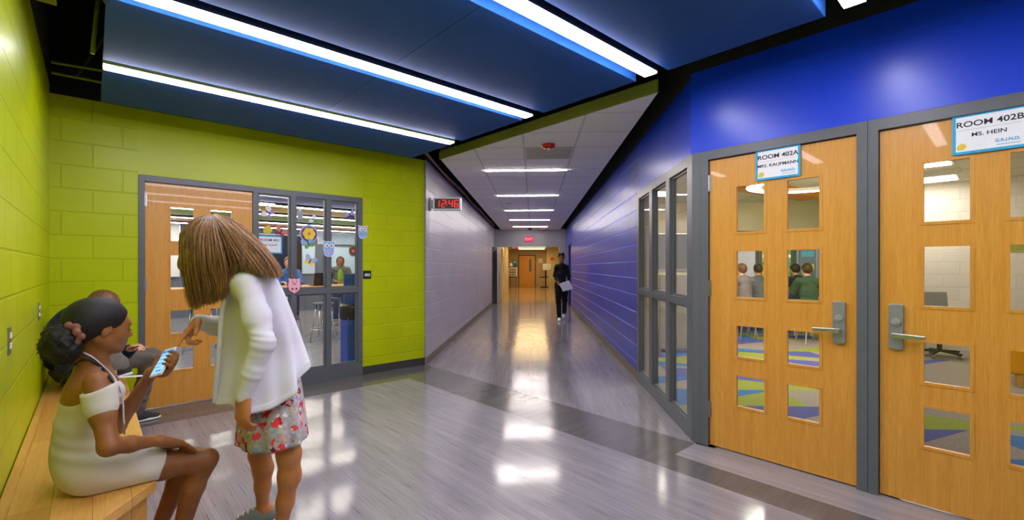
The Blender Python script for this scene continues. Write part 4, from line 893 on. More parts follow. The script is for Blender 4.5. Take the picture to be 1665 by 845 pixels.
def hand(S_, w_, f, n, s, curls, L=1., thumb=(.55, .75, .25), thumb_bend=.3, spread=.0, k=.007):
    """wrist w_, f towards the fingers, n palm normal, s towards the thumb; curls: bend per joint for index..little"""
    f = nz(f); n = nz(n-f*(n@f)); s = nz(s-f*(s@f)-n*(s@n)); w_ = V3(*w_)
    kn = [w_+f*.088*L+s*o*L+n*(-.002) for o in (.030, .010, -.010, -.028)]
    kn[3] = kn[3]-f*.008*L; kn[0] = kn[0]-f*.003*L
    for i, q in enumerate(kn): S_.cone(w_+s*(.016-.011*i)*L, q, .017*L, .0125*L, .02)
    S_.ell(w_+f*.05*L+n*.004, (.045*L, .036*L, .016*L), [f, s, n], .015)
    for i, (q, ln) in enumerate(zip(kn, ((.042, .026, .022), (.046, .030, .023), (.043, .028, .022), (.034, .021, .019)))):
        ang = 0; p = q; d0 = nz(f+s*spread*(1.5-i)*.2); r = .0098*L*(1 if i < 3 else .87)
        for j in range(3):
            ang += curls[i][j]; dd = d0*math.cos(ang)+n*math.sin(ang); p2 = p+dd*ln[j]*L; S_.cone(p, p2, r, r*.9, k if j else .012); p = p2; r *= .9
    t0 = w_+f*.022*L+s*.02*L; d = nz(f*thumb[0]+s*thumb[1]+n*thumb[2]); t1 = t0+d*.042*L; d2 = nz(d+f*thumb_bend+n*.1); t2 = t1+d2*.034*L; t3 = t2+nz(d2+f*.15)*.026*L
    S_.cone(t0, t1, .017*L, .0125*L, .018).cone(t1, t2, .0118*L, .0105*L, .008).cone(t2, t3, .0105*L, .0085*L, .006)
    return kn
def head(S_, c, F, U, L=1., face=True, ears=True):
    F = nz(F); U = nz(U-F*(U@F)); Rr = np.cross(F, U); B = [F, Rr, U]
    q = lambda f, r, u: c+(F*f+Rr*r+U*u)*L
    S_.ell(q(-.015, 0, .03), V3(.096, .074, .087)*L, B, .02).ell(q(.025, 0, -.02), V3(.064, .06, .08)*L, B, .03)
    S_.cone(q(-.02, .05, -.055), q(.062, .014, -.097), .018*L, .016*L, .03).cone(q(-.02, -.05, -.055), q(.062, -.014, -.097), .018*L, .016*L, .03)
    if face:
        S_.ell(q(.071, 0, -.096), V3(.017, .02, .016)*L, B, .015).ell(q(.072, 0, .022), V3(.018, .046, .016)*L, B, .025)
        S_.cone(q(.080, 0, .006), q(.104, 0, -.030), .008*L, .0115*L, .012)
        for r in (-.011, .011): S_.ell(q(.094, r, -.034), V3(.01, .0075, .0075)*L, B, .006)
        S_.ell(q(.07, 0, -.062), V3(.024, .03, .026)*L, B, .02)
        for r in (-.036, .036): S_.ell(q(.052, r, -.028), V3(.026, .022, .03)*L, B, .02)
        for r in (-.031, .031): S_.sub(q(.089, r, .001), V3(.012, .016, .009)*L, B, .012); S_.ell(q(.071, r, .0), V3(.0135, .015, .0115)*L, B, .004)
        S_.ell(q(.089, 0, -.057), V3(.0095, .021, .0055)*L, B, .004).ell(q(.087, 0, -.068), V3(.0095, .018, .0065)*L, B, .004)
    if ears:
        for r in (-1, 1):
            S_.ell(q(-.012, r*.076, -.012), V3(.018, .008, .031)*L, [nz(F-U*.2), Rr, nz(U+F*.2)], .008)
            S_.sub(q(-.006, r*.086, -.008), V3(.010, .007, .019)*L, B, .004); S_.ell(q(.006, r*.077, -.014), V3(.005, .006, .008)*L, B, .004)
    return q, B
def loft_mesh(rings, n=40, seg=120, nf=9, amp=.05, ph=0., grow=1.6, hem=.012, droop=0., dd=None):
    """explicit draped cloth tube through rings (centre, half axis a, half axis b); folds deepen towards the hem, which is turned in"""
    C = catmull([r[0] for r in rings], n); A = catmull([r[1] for r in rings], n); B = catmull([r[2] for r in rings], n); V = []; F = []
    rows = [(i, 1., 0.) for i in range(n)]+[(n-1, .975, .002), (n-1, .955, .03), (n-4, .95, .0)]
    for i, sc_, up in rows:
        g = (min(i, n-1)/(n-1))**grow
        for k in range(seg):
            th = 2*math.pi*k/seg; f_ = 1+amp*g*(math.sin(nf*th+ph+.5*math.sin(i*.12))+.55*math.sin((nf*2-3)*th+ph*2.1+i*.03)+.5*math.sin(3*th+ph))
            p = C[i]+(A[i]*math.cos(th)+B[i]*math.sin(th))*f_*sc_; p = p+V3(0, 0, up-droop*g*max(0, math.sin(th+.35))**2)
            V.append(p)
    for i in range(len(rows)-1):
        for k in range(seg): F.append((i*seg+k, i*seg+(k+1) % seg, (i+1)*seg+(k+1) % seg, (i+1)*seg+k))
    return np.array(V), np.array(F)
def mesh_obj(name, parts, m, parent, org):
    V = np.concatenate([p[0] for p in parts])-np.array(org); F = []; o_ = 0
    for v, f in parts: F.append(f+o_); o_ += len(v)
    F = np.concatenate(F); me = bpy.data.meshes.new(name); me.from_pydata(V.tolist(), [], F.tolist()); me.polygons.foreach_set('use_smooth', [True]*len(me.polygons)); me.materials.append(M[m]); me.update()
    o = bpy.data.objects.new(name, me); COL.objects.link(o); o.parent = parent; return o
def strands(name, m, parent, org, curves, r=.0012, res=1):
    cu = bpy.data.curves.new(name, 'CURVE'); cu.dimensions = '3D'; cu.bevel_depth = r; cu.bevel_resolution = res; cu.resolution_u = 2; cu.use_fill_caps = False
    for pts in curves:
        sp = cu.splines.new('POLY'); sp.points.add(len(pts)-1)
        for i, p in enumerate(pts): p = p-np.array(org); sp.points[i].co = (*p, 1); sp.points[i].radius = 1. if i < len(pts)*.7 else 1.-.75*(i/len(pts)-.7)/.3
    o = bpy.data.objects.new(name, cu); COL.objects.link(o)
    me = bpy.data.meshes.new_from_object(o.evaluated_get(bpy.context.evaluated_depsgraph_get())); me.name = name
    bpy.data.objects.remove(o); bpy.data.curves.remove(cu); me.materials.clear(); me.materials.append(M[m]); me.polygons.foreach_set('use_smooth', [True]*len(me.polygons))
    o = bpy.data.objects.new(name, me); COL.objects.link(o); o.parent = parent; return o
def catmull(P, n):
    P = [np.array(p, float) for p in P]; P = [2*P[0]-P[1]]+P+[2*P[-1]-P[-2]]; out = []; m = len(P)-3
    for i in range(n):
        x = i/(n-1)*m; k = min(int(x), m-1); t = x-k; a, b, c, d = P[k:k+4]
        out.append(.5*((2*b)+(c-a)*t+(2*a-5*b+4*c-d)*t*t+(3*b-a-3*c+d)*t**3))
    return out

M['skin_brown'] = skin_mat('brown_skin', '86522c', '9c6538'); M['skin_fair'] = skin_mat('tanned_skin', 'b5713f', 'c58552'); M['skin_light'] = skin_mat('light_skin', 'c8906a', 'd6a280')
M['hair_black'] = hair_mat('black_hair', '0b0908', '1a1412', .62); M['hair_brown'] = hair_mat('brown_hair', '4a2f1a', '8a5f38', .42); M['hair_dark'] = hair_mat('dark_brown_hair', '20150f', '3c281b')
M['lips'] = plain('lips', '7c3f30', .4); M['nail'] = plain('nail', 'c98f80', .3)

# ---------------------------------------------------------------- seated girl with the phone
O = pt(122, 757, 1.87); Rw = V3(math.cos(YAW), math.sin(YAW), 0); Aw = V3(-math.sin(YAW), math.cos(YAW), 0); UP = V3(0, 0, 1)
Fg = nz(Rw*.70+Aw*.71); Rg = nz(Aw*-.70+Rw*.71)        # forward, her right (towards the lens)
def G(f, r, u): return O+Fg*f+Rg*r+UP*u
girl = thing('person', 'seated person in a pale ribbed off-shoulder dress holding a phone on the bench', 'person', (O[0], O[1], .45))
go = (O[0], O[1], .45)
shR, elR, wrR = pt(157, 621, 1.78), pt(177, 726, 1.73), pt(258, 716, 1.93)
shL, elL, wrL = pt(152, 625, 2.0), pt(190, 694, 2.12), pt(246, 606, 2.06)
hipR, hipL = G(.055, .085, -.01), G(.055, -.085, -.01)
knR, anR = pt(333, 748, 2.10), pt(288, 884, 2.10); knL, anL = pt(312, 744, 2.25), pt(254, 866, 2.19)
neck0 = pt(150, 600, 1.89); hc = pt(169, 531, 1.90)
hF = nz(Rw*.52+Aw*.85-UP*.17)
b = SDF()
b.ell(G(.035, 0, .02), (.095, .135, .095), [Fg, Rg, UP]).ell(G(.03, 0, .22), (.08, .12, .13), [Fg, Rg, UP]).ell((shR+shL)/2+UP*-.03-Fg*.01, (.075, .15, .075), [Fg, Rg, UP], .04)
b.cone((shR+shL)/2, neck0+UP*.02, .07, .05, .05).cone(neck0, hc-hF*.03-UP*.04, .047, .046, .03)
for sh, el, wr in ((shR, elR, wrR), (shL, elL, wrL)): b.chain([sh, sh*.5+el*.5, el], [.043, .037, .032], .03); b.chain([el, el*.6+wr*.4, wr], [.033, .030, .021], .02)
for h_, kn_, an_ in ((hipR, knR, anR), (hipL, knL, anL)):
    b.chain([h_, h_*.4+kn_*.6, kn_], [.078, .060, .047], .03); sh_ = kn_-an_; b.cone(kn_+UP*.005+Fg*.01, kn_-sh_*.12, .045, .040, .02)
    b.chain([kn_-sh_*.05, kn_-sh_*.3-Fg*.012, an_], [.041, .046, .029], .02)
    b.chain([an_-UP*.03-Fg*.02, an_-UP*.055+Fg*.12], [.035, .024], .03)
q, HB = head(b, hc, hF, UP, .9)
# right hand resting palm down on the lap
hand(b, wrR, knR+UP*.045-wrR+Fg*.02, -UP+Rg*.2, Aw*1., [(.15, .2, .1)]*4, .95, (.8, .5, .1))
# left hand cupped under the phone
pc = pt(266, 588, 2.045)
la = nz(pt(276, 570, 2.09)-pt(256, 605, 2.015)); wa = nz(pt(277, 583, 2.05)-pt(254, 590, 2.07)); wa = nz(wa-la*(wa@la)); pn = np.cross(la, wa); pn = pn if pn@(V3(0, 0, EYE)-pc) > 0 else -pn
wrL2 = pc-la*.075-pn*.035-wa*.02
b.ell(pc-pn*.026-la*.012+wa*.004, (.040, .036, .014), [la, wa, pn], .02).cone(wrL, pc-pn*.028-la*.035-wa*.008, .022, .022, .02)
for k in range(4):
    lk = la*(.030-.019*k); r_ = .0088 if k < 3 else .0078; K = pc-pn*.026+wa*.026+lk*.9
    b.cone(pc-pn*.027-la*.03, K, .014, .0115, .01).cone(K, pc+wa*.047-pn*.012+lk, .0105, r_, .006).cone(pc+wa*.047-pn*.012+lk, pc+wa*.045+pn*.008+lk*1.05+la*.003, r_, r_*.95, .004).cone(pc+wa*.045+pn*.008+lk*1.05+la*.003, pc+wa*.026+pn*.0125+lk*1.05+la*.006, r_*.95, r_*.78, .003)
T_ = [pc-pn*.02-la*.045-wa*.02, pc-wa*.047-la*.018-pn*.006, pc-wa*.048+la*.012+pn*.004, pc-wa*.036+la*.034+pn*.011]
b.chain(T_, [.016, .0125, .0105, .0085], .006)
bo = b.build('body', 'skin_brown', girl, go, .0042)
# lips, lashes, brow
l_ = SDF().ell(q(.0925, 0, -.057), (.007, .017, .005), HB, .004).ell(q(.0905, 0, -.068), (.007, .014, .0056), HB, .003); l_.build('lips', 'lips', girl, go, .002)
for r in (-.031, .031): strands('eyelashes', 'hair_black', girl, go, [catmull([q(.083, r+x, -.004), q(.089, r+x*1.15, -.007), q(.094, r+x*1.2, -.005)], 5) for x in np.linspace(-.012, .012, 14)], .0007)
for r in (-.031, .031): strands('eyebrow', 'hair_black', girl, go, [catmull([q(.088-abs(x)*.35, r+x, .017+.002*math.sin(i)), q(.087-abs(x)*.3, r+x*1.05+(.006 if r > 0 else -.006), .021)], 4) for i, x in enumerate(np.linspace(-.016, .016, 26))], .0008)
# hair: tight cap, gathered puff at the back
h = SDF(); h.ell(q(-.032, 0, .040), (.104, .080, .084), HB, .02).ell(q(-.075, 0, -.005), (.062, .066, .068), HB, .04)
h.cut(q(.062, 0, .06), nz(HB[0]*.90-HB[2]*.42))
h.cut(q(-.035, 0, -.045), nz(HB[0]*.55-HB[2]*.85))
h.disp(lambda P: .0006*np.sin(((P-hc)@HB[2])*520+((P-hc)@HB[0])*160))
h.build('hair', 'hair_black', girl, go, .004)
bun = pt(121, 541, 1.80)
p_ = SDF(); rr_ = np.random.RandomState(4)
pcn = [(100, 550, 1.78, .052), (92, 560, 1.78, .048), (106, 568, 1.78, .045), (86, 570, 1.80, .036), (108, 546, 1.80, .040), (102, 578, 1.78, .033), (96, 538, 1.80, .034)]
for x, y, d, r in pcn: p_.ell(pt(x, y, d), (r, r, r), None, .03)
p_.disp(lambda P: .006*np.sin(P[:, 0]*120)*np.sin(P[:, 1]*110+1)*np.sin(P[:, 2]*130)+.003*np.sin(P[:, 0]*310+P[:, 2]*280)*np.sin(P[:, 1]*300))
pf = p_.build('hair_puff', 'hair_black', girl, go, .005)
cr = []
for i in range(1100):
    x, y, d, r = pcn[rr_.randint(len(pcn))]; c = pt(x, y, d); v = nz(rr_.randn(3)); p = c+v*r*.85; pts = []; ax = nz(np.cross(v, rr_.randn(3))); bx = np.cross(v, ax)
    for k in range(9): pts.append(p+v*k*.0022+(ax*math.cos(k*1.3)+bx*math.sin(k*1.3))*.005)
    cr.append(pts)
strands('hair_curls', 'hair_black', pf, go, cr, .0006)
# baby hairs / swept strands on the cap
cr = []; EC, ER = q(-.032, 0, .040), V3(.105, .081, .085)*.9; n0, p0 = nz(HB[0]*.90-HB[2]*.42), q(.062, 0, .06)
while len(cr) < 1500:
    v_ = nz(rr_.randn(3)); a = EC+(HB[0]*v_[0]*ER[0]+HB[1]*v_[1]*ER[1]+HB[2]*v_[2]*ER[2]); dd = (a-p0)@n0
    if not (-.075 < dd < .004) or (dd < -.012 and rr_.rand() > .25) or v_[2] < -.15: continue
    z_ = bun+nz(rr_.randn(3))*.014; pts = []
    for k in range(12):
        t = (k/11)*.97; p = a*(1-t)+z_*t; o_ = p-EC; L_ = V3(o_@HB[0], o_@HB[1], o_@HB[2])/(ER*1.012); nn = np.linalg.norm(L_)
        if nn < 1 and t < .9: p = EC+o_/nn
        pts.append(p)
    cr.append(pts)
strands('hair_strands', 'hair_black', girl, go, cr[::2], .0007); strands('hair_strands', 'hair_dark', girl, go, cr[1::2], .0006)
sc2 = SDF(); ax1 = nz(bun-q(-.03, 0, 0)); t1 = nz(np.cross(ax1, UP)); t2 = np.cross(ax1, t1)
for k in range(11):
    a = 2*math.pi*k/11; c = bun+(t1*math.cos(a)+t2*math.sin(a))*.036+ax1*(.012+.004*(-1)**k); sc2.ell(c, (.015+.004*(k % 2), .013, .016), None, .002)
M['scrunchie'] = fabric_mat('dusty_pink_satin', '8f5a50', 300, .5); sc2.build('scrunchie', 'scrunchie', girl, go, .003)
# dress
M['dress'] = fabric_mat('pale_ribbed_knit', 'cfc8bd', 380, .8, .2, rib=0, grain=.04)
t = NT('pale_ribbed_knit_fabric'); v = t.uv((1, 1, 1), 'Object'); wv = t.n('ShaderNodeTexWave'); wv.bands_direction = 'DIAGONAL'; wv.inputs['Scale'].default_value = 85; wv.inputs['Distortion'].default_value = 2.5; wv.inputs['Detail'].default_value = 1.5; t.l(v, wv.inputs['Vector'])
g_ = t.noise(v, 6, 3); M['dress'] = t.fin(t.mix(.10, t.ramp(g_, [(.3, 'cbc4b8'), (.7, 'ddd7cd')]), wv.outputs['Color'], 'MULTIPLY'), .85, 0, t.bump(wv.outputs['Fac'], .2, .002), .2, .1)
d = SDF()
d.ell(G(.035, 0, .012), (.108, .150, .104), [Fg, Rg, UP]).ell(G(.022, 0, .11), (.094, .130, .12), [Fg, Rg, UP], .05).ell(G(.032, 0, .22), (.084, .122, .11), [Fg, Rg, UP], .05)
d.ell(G(.10, .055, .285), (.05, .05, .05), None, .04).ell(G(.10, -.055, .285), (.05, .05, .05), None, .04)
d.ell((shR+shL)/2-UP*.045, (.080, .160, .065), [Fg, Rg, UP], .04)
for h_, kn_ in ((hipR, knR), (hipL, knL)): d.cone(h_, h_*.42+kn_*.58, .090, .074, .05)
d.cone(hipR*.5+hipL*.5, (hipR+hipL)*.2+(knR+knL)*.3, .085, .07, .06)
d.cone(shR+UP*.01, shR*.62+elR*.38, .060, .055, .03).cone(shL+UP*.01, shL*.7+elL*.3, .066, .06, .03)
d.cut((shR+shL)/2+UP*.012, UP*.96-Fg*.28)
th_ = nz((knR+knL)/2-(hipR+hipL)/2); d.cut(hipR*.44+knR*.56, th_)
d.cut((0, 0, .452), (0, 0, -1))
d.disp(wrinkle(.0045, 18, 10, 95, .3, G(.06, .12, .08), .13)).disp(wrinkle(.003, 60, 20, 40, 1., G(.2, .1, .06), .12)).disp(wrinkle(.002, 12, 8, 60, 2.))
d.build('dress', 'dress', girl, go, .0055)
M['strap'] = plain('black_strap', '15151a', .6); M['cord'] = plain('lilac_white_cord', 'cfc9d6', .6)
def on(pts): return [tuple(p-np.array(go)) for p in pts]
from mathutils.bvhtree import BVHTree
def drape(objs, org, pix, off):
    """points of a cord lying on the given garments"""
    T = [BVHTree.FromPolygons([v.co for v in o.data.vertices], [tuple(p.vertices) for p in o.data.polygons]) for o in objs]; out = []; e = Vector((0, 0, EYE))-Vector(org)
    for px, py, d in pix:
        w_ = Vector((pt(px, py, d)-np.array(org)).tolist()); r_ = (w_-e).normalized(); best = None
        for t_ in T:
            h_ = t_.ray_cast(e, r_)
            if h_[0] is not None and (best is None or (h_[0]-e).length < best): best = (h_[0]-e).length
        L0 = (w_-e).length; L1 = L0 if best is None or abs(best-L0) > .16 else best-off
        out.append(np.array(e+r_*L1))
    return out
dr = [o for o in girl.children if o.name.startswith('dress')]
MB().tube(catmull(drape([bo]+dr, go, [(98, 626, 1.83), (104, 612, 1.8), (112, 601, 1.80), (122, 591, 1.79), (133, 585, 1.78), (145, 585, 1.79), (157, 591, 1.79), (168, 600, 1.8), (177, 611, 1.81), (184, 622, 1.83)], .003), 30), .0045, 8).build('strap', 'strap', girl, smooth=True)
ln = drape([bo]+dr, go, [(136, 573, 1.85), (142, 576, 1.83), (150, 580, 1.82), (160, 588, 1.82), (170, 597, 1.82), (180, 607, 1.83), (189, 620, 1.86), (196, 636, 1.88), (200, 655, 1.9), (201, 675, 1.9), (202, 690, 1.9)], .003)
MB().tube(catmull(ln, 34), .0032, 8).build('lanyard', 'cord', girl, smooth=True)
MB().tube([tuple(ln[-1]), tuple(ln[-1]-UP*.04)], .004, 8).build('lanyard_clip', 'steel', girl)
# phone
phone = thing('smartphone', 'white phone with a bright blue screen in the hand of the seated person', 'phone', tuple(pc))
mt = Matrix([list(wa)+[0], list(la)+[0], list(pn)+[0], [0, 0, 0, 1]]).transposed(); mt = Matrix(((wa[0], la[0], pn[0], pc[0]), (wa[1], la[1], pn[1], pc[1]), (wa[2], la[2], pn[2], pc[2]), (0, 0, 0, 1)))
if mt.to_3x3().determinant() < 0: mt = Matrix(((-wa[0], la[0], pn[0], pc[0]), (-wa[1], la[1], pn[1], pc[1]), (-wa[2], la[2], pn[2], pc[2]), (0, 0, 0, 1)))
phone.matrix_world = mt
MB().box((-.035, -.071, -.004), (.035, .071, .004)).build('phone_case', 'white', phone, bevel=.003)
M['screen'] = emit('phone_screen', '9fd4ff', .55); M['screen_b'] = emit('phone_screen_bar', '2f95e8', .5)
MB().box((-.031, -.060, .004), (.031, .060, .0047)).build('screen', 'screen', phone); MB().box((-.031, .045, .0047), (.031, .058, .005)).build('screen_bar', 'screen_b', phone); MB().box((-.01, -.052, .0047), (.02, -.044, .005)).build('screen_button', 'screen_b', phone)
for k in range(4): MB().box((-.026, .03-.02*k, .0047), (.02-.006*k, .034-.02*k, .005)).build('screen_line', 'screen_b', phone)
# ---------------------------------------------------------------- standing woman in the cardigan
wo = (*pt(442, 880, 2.26)[:2], 0.)
woman = thing('person', 'standing person in a white cardigan and floral skirt leaning over and pointing at the phone', 'person', wo)
L_ = -Rw                                                       # she faces the left of the picture
Fw = nz(-Rw*.88-Aw*.47); Lw = nz(-Aw*.88+Rw*.47)              # forward, her left side (towards the lens)
pel = pt(438, 608, 2.27); hN, hFa = pt(443, 618, 2.22), pt(436, 614, 2.36)
kN, aN = pt(470, 738, 2.17), (*pt(456, 868, 2.19)[:2], .085); kF, aF = pt(422, 738, 2.42), (*pt(427, 820, 2.42)[:2], .085)
aN, aF = V3(*aN), V3(*aF)
shN, elN, wrN = pt(404, 463, 2.10), pt(428, 558, 2.02), pt(396, 648, 1.99)
shF, elF, wrF = pt(392, 468, 2.42), pt(372, 535, 2.44), pt(323, 523, 2.24)
nk = pt(395, 440, 2.27); hcw = pt(352, 397, 2.26)
b = SDF(); b.ell(pel, (.12, .165, .13), [Fw, Lw, UP]); b.ell(pt(428, 520, 2.27), (.08, .115, .17), [Fw, Lw, UP], .05); b.ell((shN+shF)/2+Rw*.02, (.07, .13, .08), [Fw, Lw, UP], .05)
b.cone(pt(402, 456, 2.27), nk, .06, .05, .04).cone(nk, hcw*.75+nk*.25, .05, .045, .03)
b.chain([shN, shN*.5+elN*.5, elN], [.034, .030, .028], .02).chain([elN, elN*.6+wrN*.4, wrN], [.028, .026, .023], .01)
b.chain([shF, shF*.5+elF*.5, elF], [.036, .032, .030], .03).chain([elF, elF*.6+wrF*.4, wrF], [.030, .028, .023], .02)
for h_, kn_, an_, rr in ((hN, kN, aN, 1.), (hFa, kF, aF, .98)):
    b.chain([h_, h_*.4+kn_*.6, kn_], [.075*rr, .058*rr, .050*rr], .03); sh_ = kn_-an_
    b.chain([kn_, kn_-sh_*.28-Fw*.012, kn_-sh_*.6-Fw*.006, an_], [.050*rr, .0475*rr, .036, .029], .03)
    b.cone(an_-UP*.02-Fw*.03, an_-UP*.05+Fw*.0, .032, .028, .02).cone(an_-UP*.03, an_-UP*.055+Fw*.13, .032, .022, .03)
hFw = nz(-Rw*.52-Aw*.42-UP*.72); qw, HW = head(b, hcw, hFw, UP+Fw*.9, .93)
tip = pt(279, 571, 2.09); fdir = nz(tip-wrF)
hand(b, wrF, fdir, nz(-UP*.6+Rw*.75+Aw*.1), nz(-Aw*.9+UP*.2), [(.05, .1, .08), (.75, 1.1, .7), (.85, 1.15, .7), (.9, 1.2, .7)], .98, (.75, .5, .45), .4)
hand(b, wrN, -UP*.98-Rw*.05, nz(Aw*.75+Rw*.35), nz(-Rw*.9+Aw*.1), [(.3, .4, .3), (.35, .45, .3), (.4, .5, .35), (.45, .5, .4)], .95, (.85, .25, .35), .3)
b.build('body', 'skin_fair', woman, wo, .0045)
# skirt
t = NT('floral_jersey'); v = t.uv((1, 1, 1), 'Object'); nd = t.n('ShaderNodeTexNoise'); nd.inputs['Scale'].default_value = 28; t.l(v, nd.inputs['Vector'])
vm = t.n('ShaderNodeVectorMath', _operation='MULTIPLY_ADD'); vm.inputs[1].default_value = (.05, .05, .05); t.l(nd.outputs['Color'], vm.inputs[0]); t.l(v, vm.inputs[2])
col = t.ramp(t.noise(v, 60, 2), [(.4, 'a3a0a4'), (.6, 'b9b4b6')])
for sc_, thr, c_, of in ((14, .27, 'c81f2c', 0), (14, .23, 'e8484c', 3.1), (24, .2, 'e9e4e6', 5.3), (21, .22, '7fa2c8', 7.7), (17, .24, '7a1038', 9.9), (24, .2, 'f4a0a0', 12.1), (23, .16, 'e3c06a', 17.)):
    mp = t.n('ShaderNodeMapping'); mp.inputs['Location'].default_value = (of, of*.7, of*1.3); t.l(vm.outputs[0], mp.inputs[0])
    vo = t.n('ShaderNodeTexVoronoi'); vo.inputs['Scale'].default_value = sc_; t.l(mp.outputs[0], vo.inputs['Vector'])
    col = t.mix(t.ramp(vo.outputs['Distance'], [(thr, (1, 1, 1, 1)), (thr+.05, (0, 0, 0, 1))]), col, c_)
M['floral'] = t.fin(col, .8, 0, None, .2, .1)
def ring(l, r, d, bd, tilt=0.): a, c = pt(*l, d), pt(*r, d); return ((a+c)/2, (c-a)/2, Lw*bd+UP*tilt)
mesh_obj('skirt', [loft_mesh([ring((398, 575), (478, 575), 2.27, .13), ring((392, 625), (489, 618), 2.27, .165), ring((386, 675), (495, 665), 2.26, .225), ring((384, 716), (499, 702), 2.26, .235)], 30, 160, 9, .035, .6, 1.3)], 'floral', woman, wo)
# cardigan: flared body, sleeves
M['knit'] = fabric_mat('white_fine_knit', 'd0cdd8', 420, .85, .12, sheen=.2, grain=.02)
c = SDF()
cl_ = loft_mesh([ring((380, 450), (446, 442), 2.27, .10), ring((367, 485), (463, 478), 2.27, .150), ring((361, 525), (478, 518), 2.27, .158), ring((356, 565), (489, 550), 2.27, .165), ring((351, 610), (496, 574), 2.25, .215), ring((346, 648), (498, 588), 2.24, .25)], 44, 200, 7, .075, 2.1, 1.1, droop=.10)
c.ell((shN+shF)/2+UP*.005+Rw*.02, (.095, .165, .07), [Fw, Lw, nz(UP+Rw*.25)], .05).cone(pt(398, 446, 2.27), pt(410, 452, 2.27), .07, .09, .04)
c.ell(pt(388, 456, 2.19), (.06, .06, .055), None, .06).ell(pt(408, 458, 2.16), (.075, .08, .06), None, .06).chain([shN, shN*.45+elN*.55, elN], [.054, .052, .048], .04).chain([elN, elN*.45+wrN*.55, wrN+(elN-wrN)*.03], [.048, .041, .032], .02)
c.chain([shF, shF*.5+elF*.5, elF], [.066, .058, .052], .04).chain([elF, elF*.5+wrF*.5, wrF+(elF-wrF)*.04], [.052, .045, .036], .025)
c.disp(wrinkle(.0020, 30, 10, 190, .4, elN+UP*.01, .08)).disp(wrinkle(.0016, 60, 10, 130, .7, elN*.5+wrN*.5, .12)).disp(wrinkle(.002, 30, 20, -100, 1.4, shN*.4+elN*.6, .10))
mesh_obj('cardigan', [c.mesh(.0052), cl_], 'knit', woman, wo)
cf = SDF(); cf.cone(wrN+(elN-wrN)*.03, wrN+(elN-wrN)*.26, .0325, .0345, .01); cf.disp(lambda P: .0008*np.sin(P[:, 0]*700)); cf.build('sleeve_cuff', 'knit', woman, wo, .004)
cf = SDF(); cf.cone(wrF+(elF-wrF)*.02, wrF+(elF-wrF)*.16, .0375, .040, .01); cf.build('sleeve_cuff', 'knit', woman, wo, .004)
# lapel edges: a long rolled front band hanging from the neck to the front hem
MB().tube([tuple(p-np.array(wo)) for p in catmull([pt(384, 440, 2.16), pt(369, 470, 2.12), pt(361, 510, 2.13), pt(357, 560, 2.12), pt(352, 615, 2.12), pt(349, 655, 2.12)], 30)], .011, 8).build('front_band', 'knit', woman, smooth=True)
# hair
hb = SDF(); hb.ell(qw(-.018, 0, .036), (.103, .088, .092), HW, .02).ell(qw(-.045, 0, -.02), (.07, .08, .08), HW, .03)
hb.chain([pt(336, 375, 2.19), pt(326, 420, 2.15), pt(322, 462, 2.16)], [.06, .055, .028], .04).chain([pt(345, 380, 2.18), pt(350, 420, 2.12), pt(348, 452, 2.12)], [.06, .05, .025], .04)
hb.chain([pt(355, 380, 2.22), pt(392, 402, 2.17), pt(425, 430, 2.15)], [.07, .055, .026], .04); hb.chain([pt(310, 385, 2.22), pt(304, 430, 2.19), pt(310, 468, 2.18)], [.045, .03, .015], .03)
hb.disp(lambda P: .0022*np.sin(((P-hcw)@Rw)*330+((P-hcw)@Aw)*120))
hbo = hb.build('hair', 'hair_brown', woman, wo, .0048)
GD = [[(341, 349, 2.27), (312, 360, 2.25), (297, 384, 2.22), (297, 420, 2.19), (303, 460, 2.18), (310, 499, 2.18)],
      [(341, 349, 2.24), (318, 362, 2.17), (307, 395, 2.13), (309, 440, 2.12), (315, 476, 2.13), (319, 500, 2.14)],
      [(342, 349, 2.22), (326, 366, 2.12), (321, 400, 2.08), (324, 440, 2.08), (330, 472, 2.10), (334, 494, 2.12)],
      [(344, 349, 2.21), (338, 369, 2.11), (337, 400, 2.07), (341, 437, 2.07), (348, 466, 2.09), (350, 491, 2.11)],
      [(346, 349, 2.21), (350, 369, 2.11), (356, 396, 2.07), (362, 425, 2.07), (367, 452, 2.085), (366, 482, 2.10)],
      [(347, 349, 2.21), (360, 368, 2.12), (375, 393, 2.09), (388, 416, 2.07), (392, 426, 2.07), (396, 438, 2.08)],
      [(348, 349, 2.22), (366, 364, 2.14), (386, 386, 2.11), (406, 410, 2.09), (422, 432, 2.085), (434, 449, 2.09)],
      [(349, 348, 2.24), (371, 361, 2.18), (396, 382, 2.15), (420, 405, 2.12), (438, 426, 2.12), (452, 450, 2.13)],
      [(350, 348, 2.27), (376, 357, 2.26), (402, 377, 2.23), (425, 400, 2.20), (443, 422, 2.19), (457, 445, 2.19)],
      [(348, 347, 2.30), (372, 355, 2.34), (396, 376, 2.34), (418, 402, 2.32), (436, 424, 2.30), (448, 444, 2.28)]]
rs = np.random.RandomState(11); cr = [[], []]
GP = [[pt(*p) for p in g] for g in GD]
for i in range(4200):
    x = rs.uniform(0, len(GP)-1.001); x = x if not 4.12 < x < 4.93 or rs.rand() < .12 else (rs.uniform(3.2, 4.12) if rs.rand() < .5 else rs.uniform(4.93, 6.2)); k = int(x); f_ = x-k; base = [GP[k][j]*(1-f_)+GP[k+1][j]*f_ for j in range(6)]
    off = rs.randn(3)*.004; dep = rs.uniform(-.012, .016); tw = rs.uniform(-1, 1)
    pts = []
    for j, p in enumerate(base):
        g = (.15, .6, 1, 1.1, 1.1, 1.3)[j]; pts.append(p+off*g+Aw*dep*g+Rw*.006*tw*math.sin(j*1.3+i)*g*.6)
    L1 = rs.uniform(.86, 1.03); pts[-1] = pts[-2]+(pts[-1]-pts[-2])*L1*rs.uniform(.6, 1.15)
    cr[i % 2].append(catmull(pts, 14))
